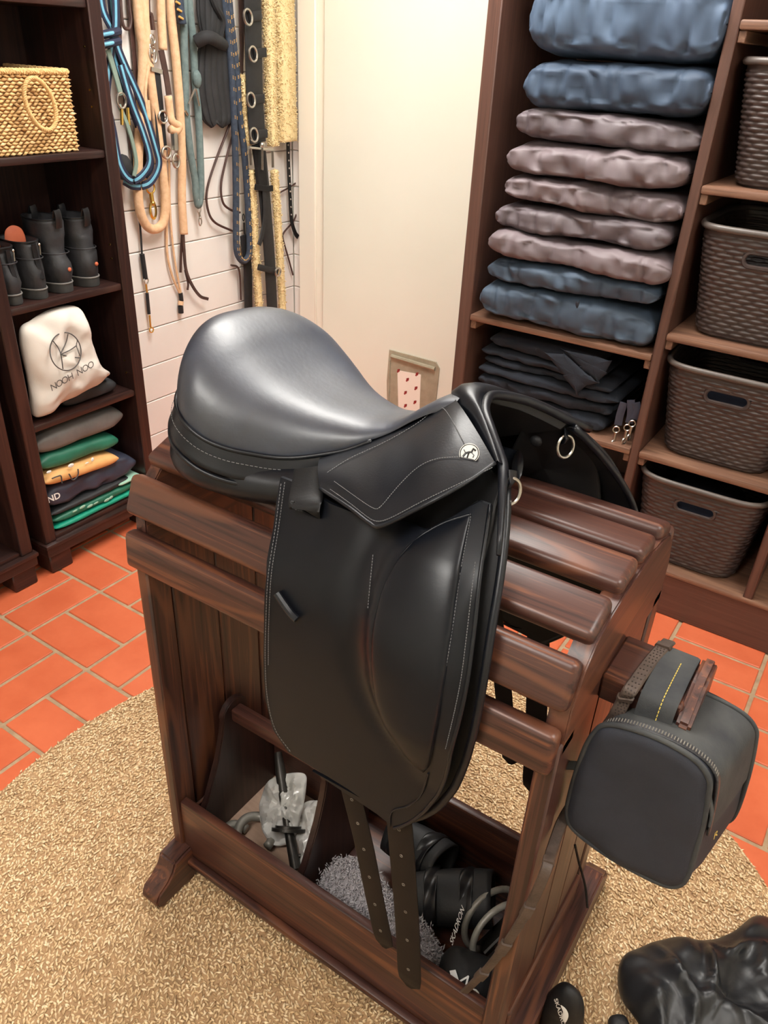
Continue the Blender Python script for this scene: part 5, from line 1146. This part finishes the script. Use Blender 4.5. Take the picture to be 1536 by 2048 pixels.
# black surcingle lined with fleece
a = hang('surcingle', 'black surcingle with nickel D rings lined in yellow fleece', 'surcingle', 520, 620)
obj('strap', S_([(502, -160), (505, 0), (507, 100), (510, 200), (516, 285)], .086, .010, .075, 40), m_web, a)
obj('strap', S_([(520, 300), (528, 380), (534, 450), (540, 530), (546, 650)], .062, .010, .075, 40), m_web, a)
obj('buckle_strap', S_([(514, 288), (520, 330), (524, 372)], .058, .014, .085, 20), m_matl, a)
obj('loose_end', S_([(528, 372), (530, 430), (524, 470), (518, 490)], .022, .006, .09, 24), m_web, a)
def fuzzy(px, w_, t, o, name, n=3500):
    g = S_(px, w_, t, o, 50); ob_ = obj(name, g, m_ylw, a, sharp=0)
    v_ = np.array(g[0]); fs = np.array([q for q in g[1] if len(q) == 4]); pick = fs[rng.integers(0, len(fs), n)]; wts = rng.dirichlet(np.ones(4), n)
    c_ = (v_[pick]*wts[:, :, None]).sum(1)+rng.normal(0, .003, (n, 3)); A_ = rng.normal(0, 1, (n, 3))+np.array([1.0, 0, 0]); A_ /= np.linalg.norm(A_, axis=1)[:, None]; B_ = np.cross(A_, rng.normal(0, 1, (n, 3))); B_ /= np.linalg.norm(B_, axis=1)[:, None]
    lozenges(c_, A_, rng.uniform(.003, .006, n), np.full(n, .0018), np.full(n, .0018), rng.random(n), 'wool', m_yf, ob_, N=np.cross(A_, B_), B=B_)
m_yf, nt, b = new_mat('yellow_wool')
at = nd(nt, 'ShaderNodeAttribute', attribute_name='tint'); r = ramp(nt, [(0.0, rgb(220, 194, 140)), (1.0, rgb(246, 228, 184))]); nt.links.new(at.outputs['Fac'], r.inputs[0]); nt.links.new(r.outputs[0], b.inputs['Base Color']); b.inputs['Roughness'].default_value = .95
fuzzy([(530, -160), (537, 0), (540, 100), (542, 200), (546, 292)], .036, .032, .062, 'fleece_edge')
fuzzy([(486, 150), (490, 220), (496, 290)], .024, .024, .050, 'fleece_edge', 1200)
fuzzy([(502, 340), (506, 420), (512, 520), (520, 640)], .026, .022, .058, 'fleece_edge', 1800)
fuzzy([(548, 340), (554, 420), (560, 520), (566, 640)], .026, .022, .058, 'fleece_edge', 1800)
for (u, v) in ((496, 34), (506, 108), (502, 200), (508, 270)):
    obj('d_ring', ring(wp(u, v, .095), (1, .1, .1), .023, .0040, 26, 8), m_steel, a); obj('ring_tab', S_([(u+4, v-2), (u+26, v-6)], .0, .0, .088, 4) if False else strap([wp(u+2, v, .087), wp(u+20, v-3, .087), wp(u+26, v-3, .084)], (0, 0, 1), .030, .006), m_web, a)
obj('buckle', merge(T_([(498, 295, .10), (545, 300, .10)], .005, n=6), T_([(524, 295, .104), (524, 340, .104)], .005, n=6), T_([(545, 300, .10), (546, 335, .10)], .005, n=6), T_([(500, 296, .10), (502, 330, .10)], .005, n=6), ball(wp(524, 290, .10), .012)), m_steel, a)
obj('keeper', S_([(512, 372, .092), (552, 374, .092)], .020, .004, n=6) if False else strap([wp(510, 374, .093), wp(536, 378, .095), wp(545, 376, .093)], (0, 0, 1), .022, .005), m_matl, a)
obj('keeper', strap([wp(516, 534, .090), wp(540, 540, .092), wp(556, 542, .09)], (0, 0, 1), .024, .005), m_web, a); obj('d_ring', ring(wp(556, 544, .095), (1, 0, 0), .016, .004, 20, 8), m_steel, a)
# black girth below the rope loop
obj('black_girth', S_([(488, 470), (494, 520), (496, 560), (498, 680)], .046, .008, .03, 24), m_web, None, 'plain black web girth behind the lower end of the navy rope', 'girth')
# yellow fleece girth cover and its leather strap
a = hang('fleece_girth', 'yellow sheepskin girth sleeve with black punched leather strap', 'girth', 570, 470)
fuzzy([(560, -160), (565, 0), (568, 100), (570, 200), (573, 282)], .088, .050, .045, 'fleece_sleeve', 6000)
ls = obj('leather_strap', S_([(576, 282), (577, 330), (580, 390), (583, 440), (590, 465), (596, 474)], .020, .005, .03, 40), m_matl, a)
for k in range(10): obj('eyelet', ring(wp(576.5+.7*k, 290+15.5*k, .034), (1, 0, 0), .0026, .0012, 8, 4), m_steel, ls)
# brown cords at the corner
a = hang('corner_laces', 'thin dark brown laces hanging in the wall corner by the door', 'lace', 588, 440)
obj('lace', T_([(577, -60), (578, 30), (590, 120), (602, 220), (615, 310), (612, 360), (598, 410), (588, 440), (568, 465), (566, 478), (575, 510), (586, 550)], .0038, .016, 90, 6), m_dbrown, a)
obj('lace', T_([(592, 235), (606, 280), (610, 320), (600, 355), (586, 370), (560, 385)], .0036, .014, 50, 6), m_dbrown, a)
# thin black cord with snaps
a = hang('tie_line', 'thin black cord with small snaps at the end beside the bookcase', 'cord', 303, 660)
obj('cord', T_([(262, 300), (272, 390), (280, 450), (284, 508)], .0035, .016, 40, 6), m_web, a); obj('sleeve', T_([(284, 508), (288, 536), (291, 558)], .0085, .016, 12), m_web, a)
obj('ring', ring(wp(292, 562, .018), (1, 0, 0), .010, .0025, 18, 6), m_steel, a); obj('link', T_([(292, 568, .016), (294, 585, .016)], .0035, n=6), m_brass, a)
obj('sleeve', T_([(294, 586), (298, 628)], .006, .016, 8), m_web, a); obj('end_snap', merge(T_([(299, 630, .016), (301, 654, .016)], .0035, n=6), ring(wp(303, 660, .018), (1, 0, 0), .009, .0025, 16, 6)), m_brass, a)
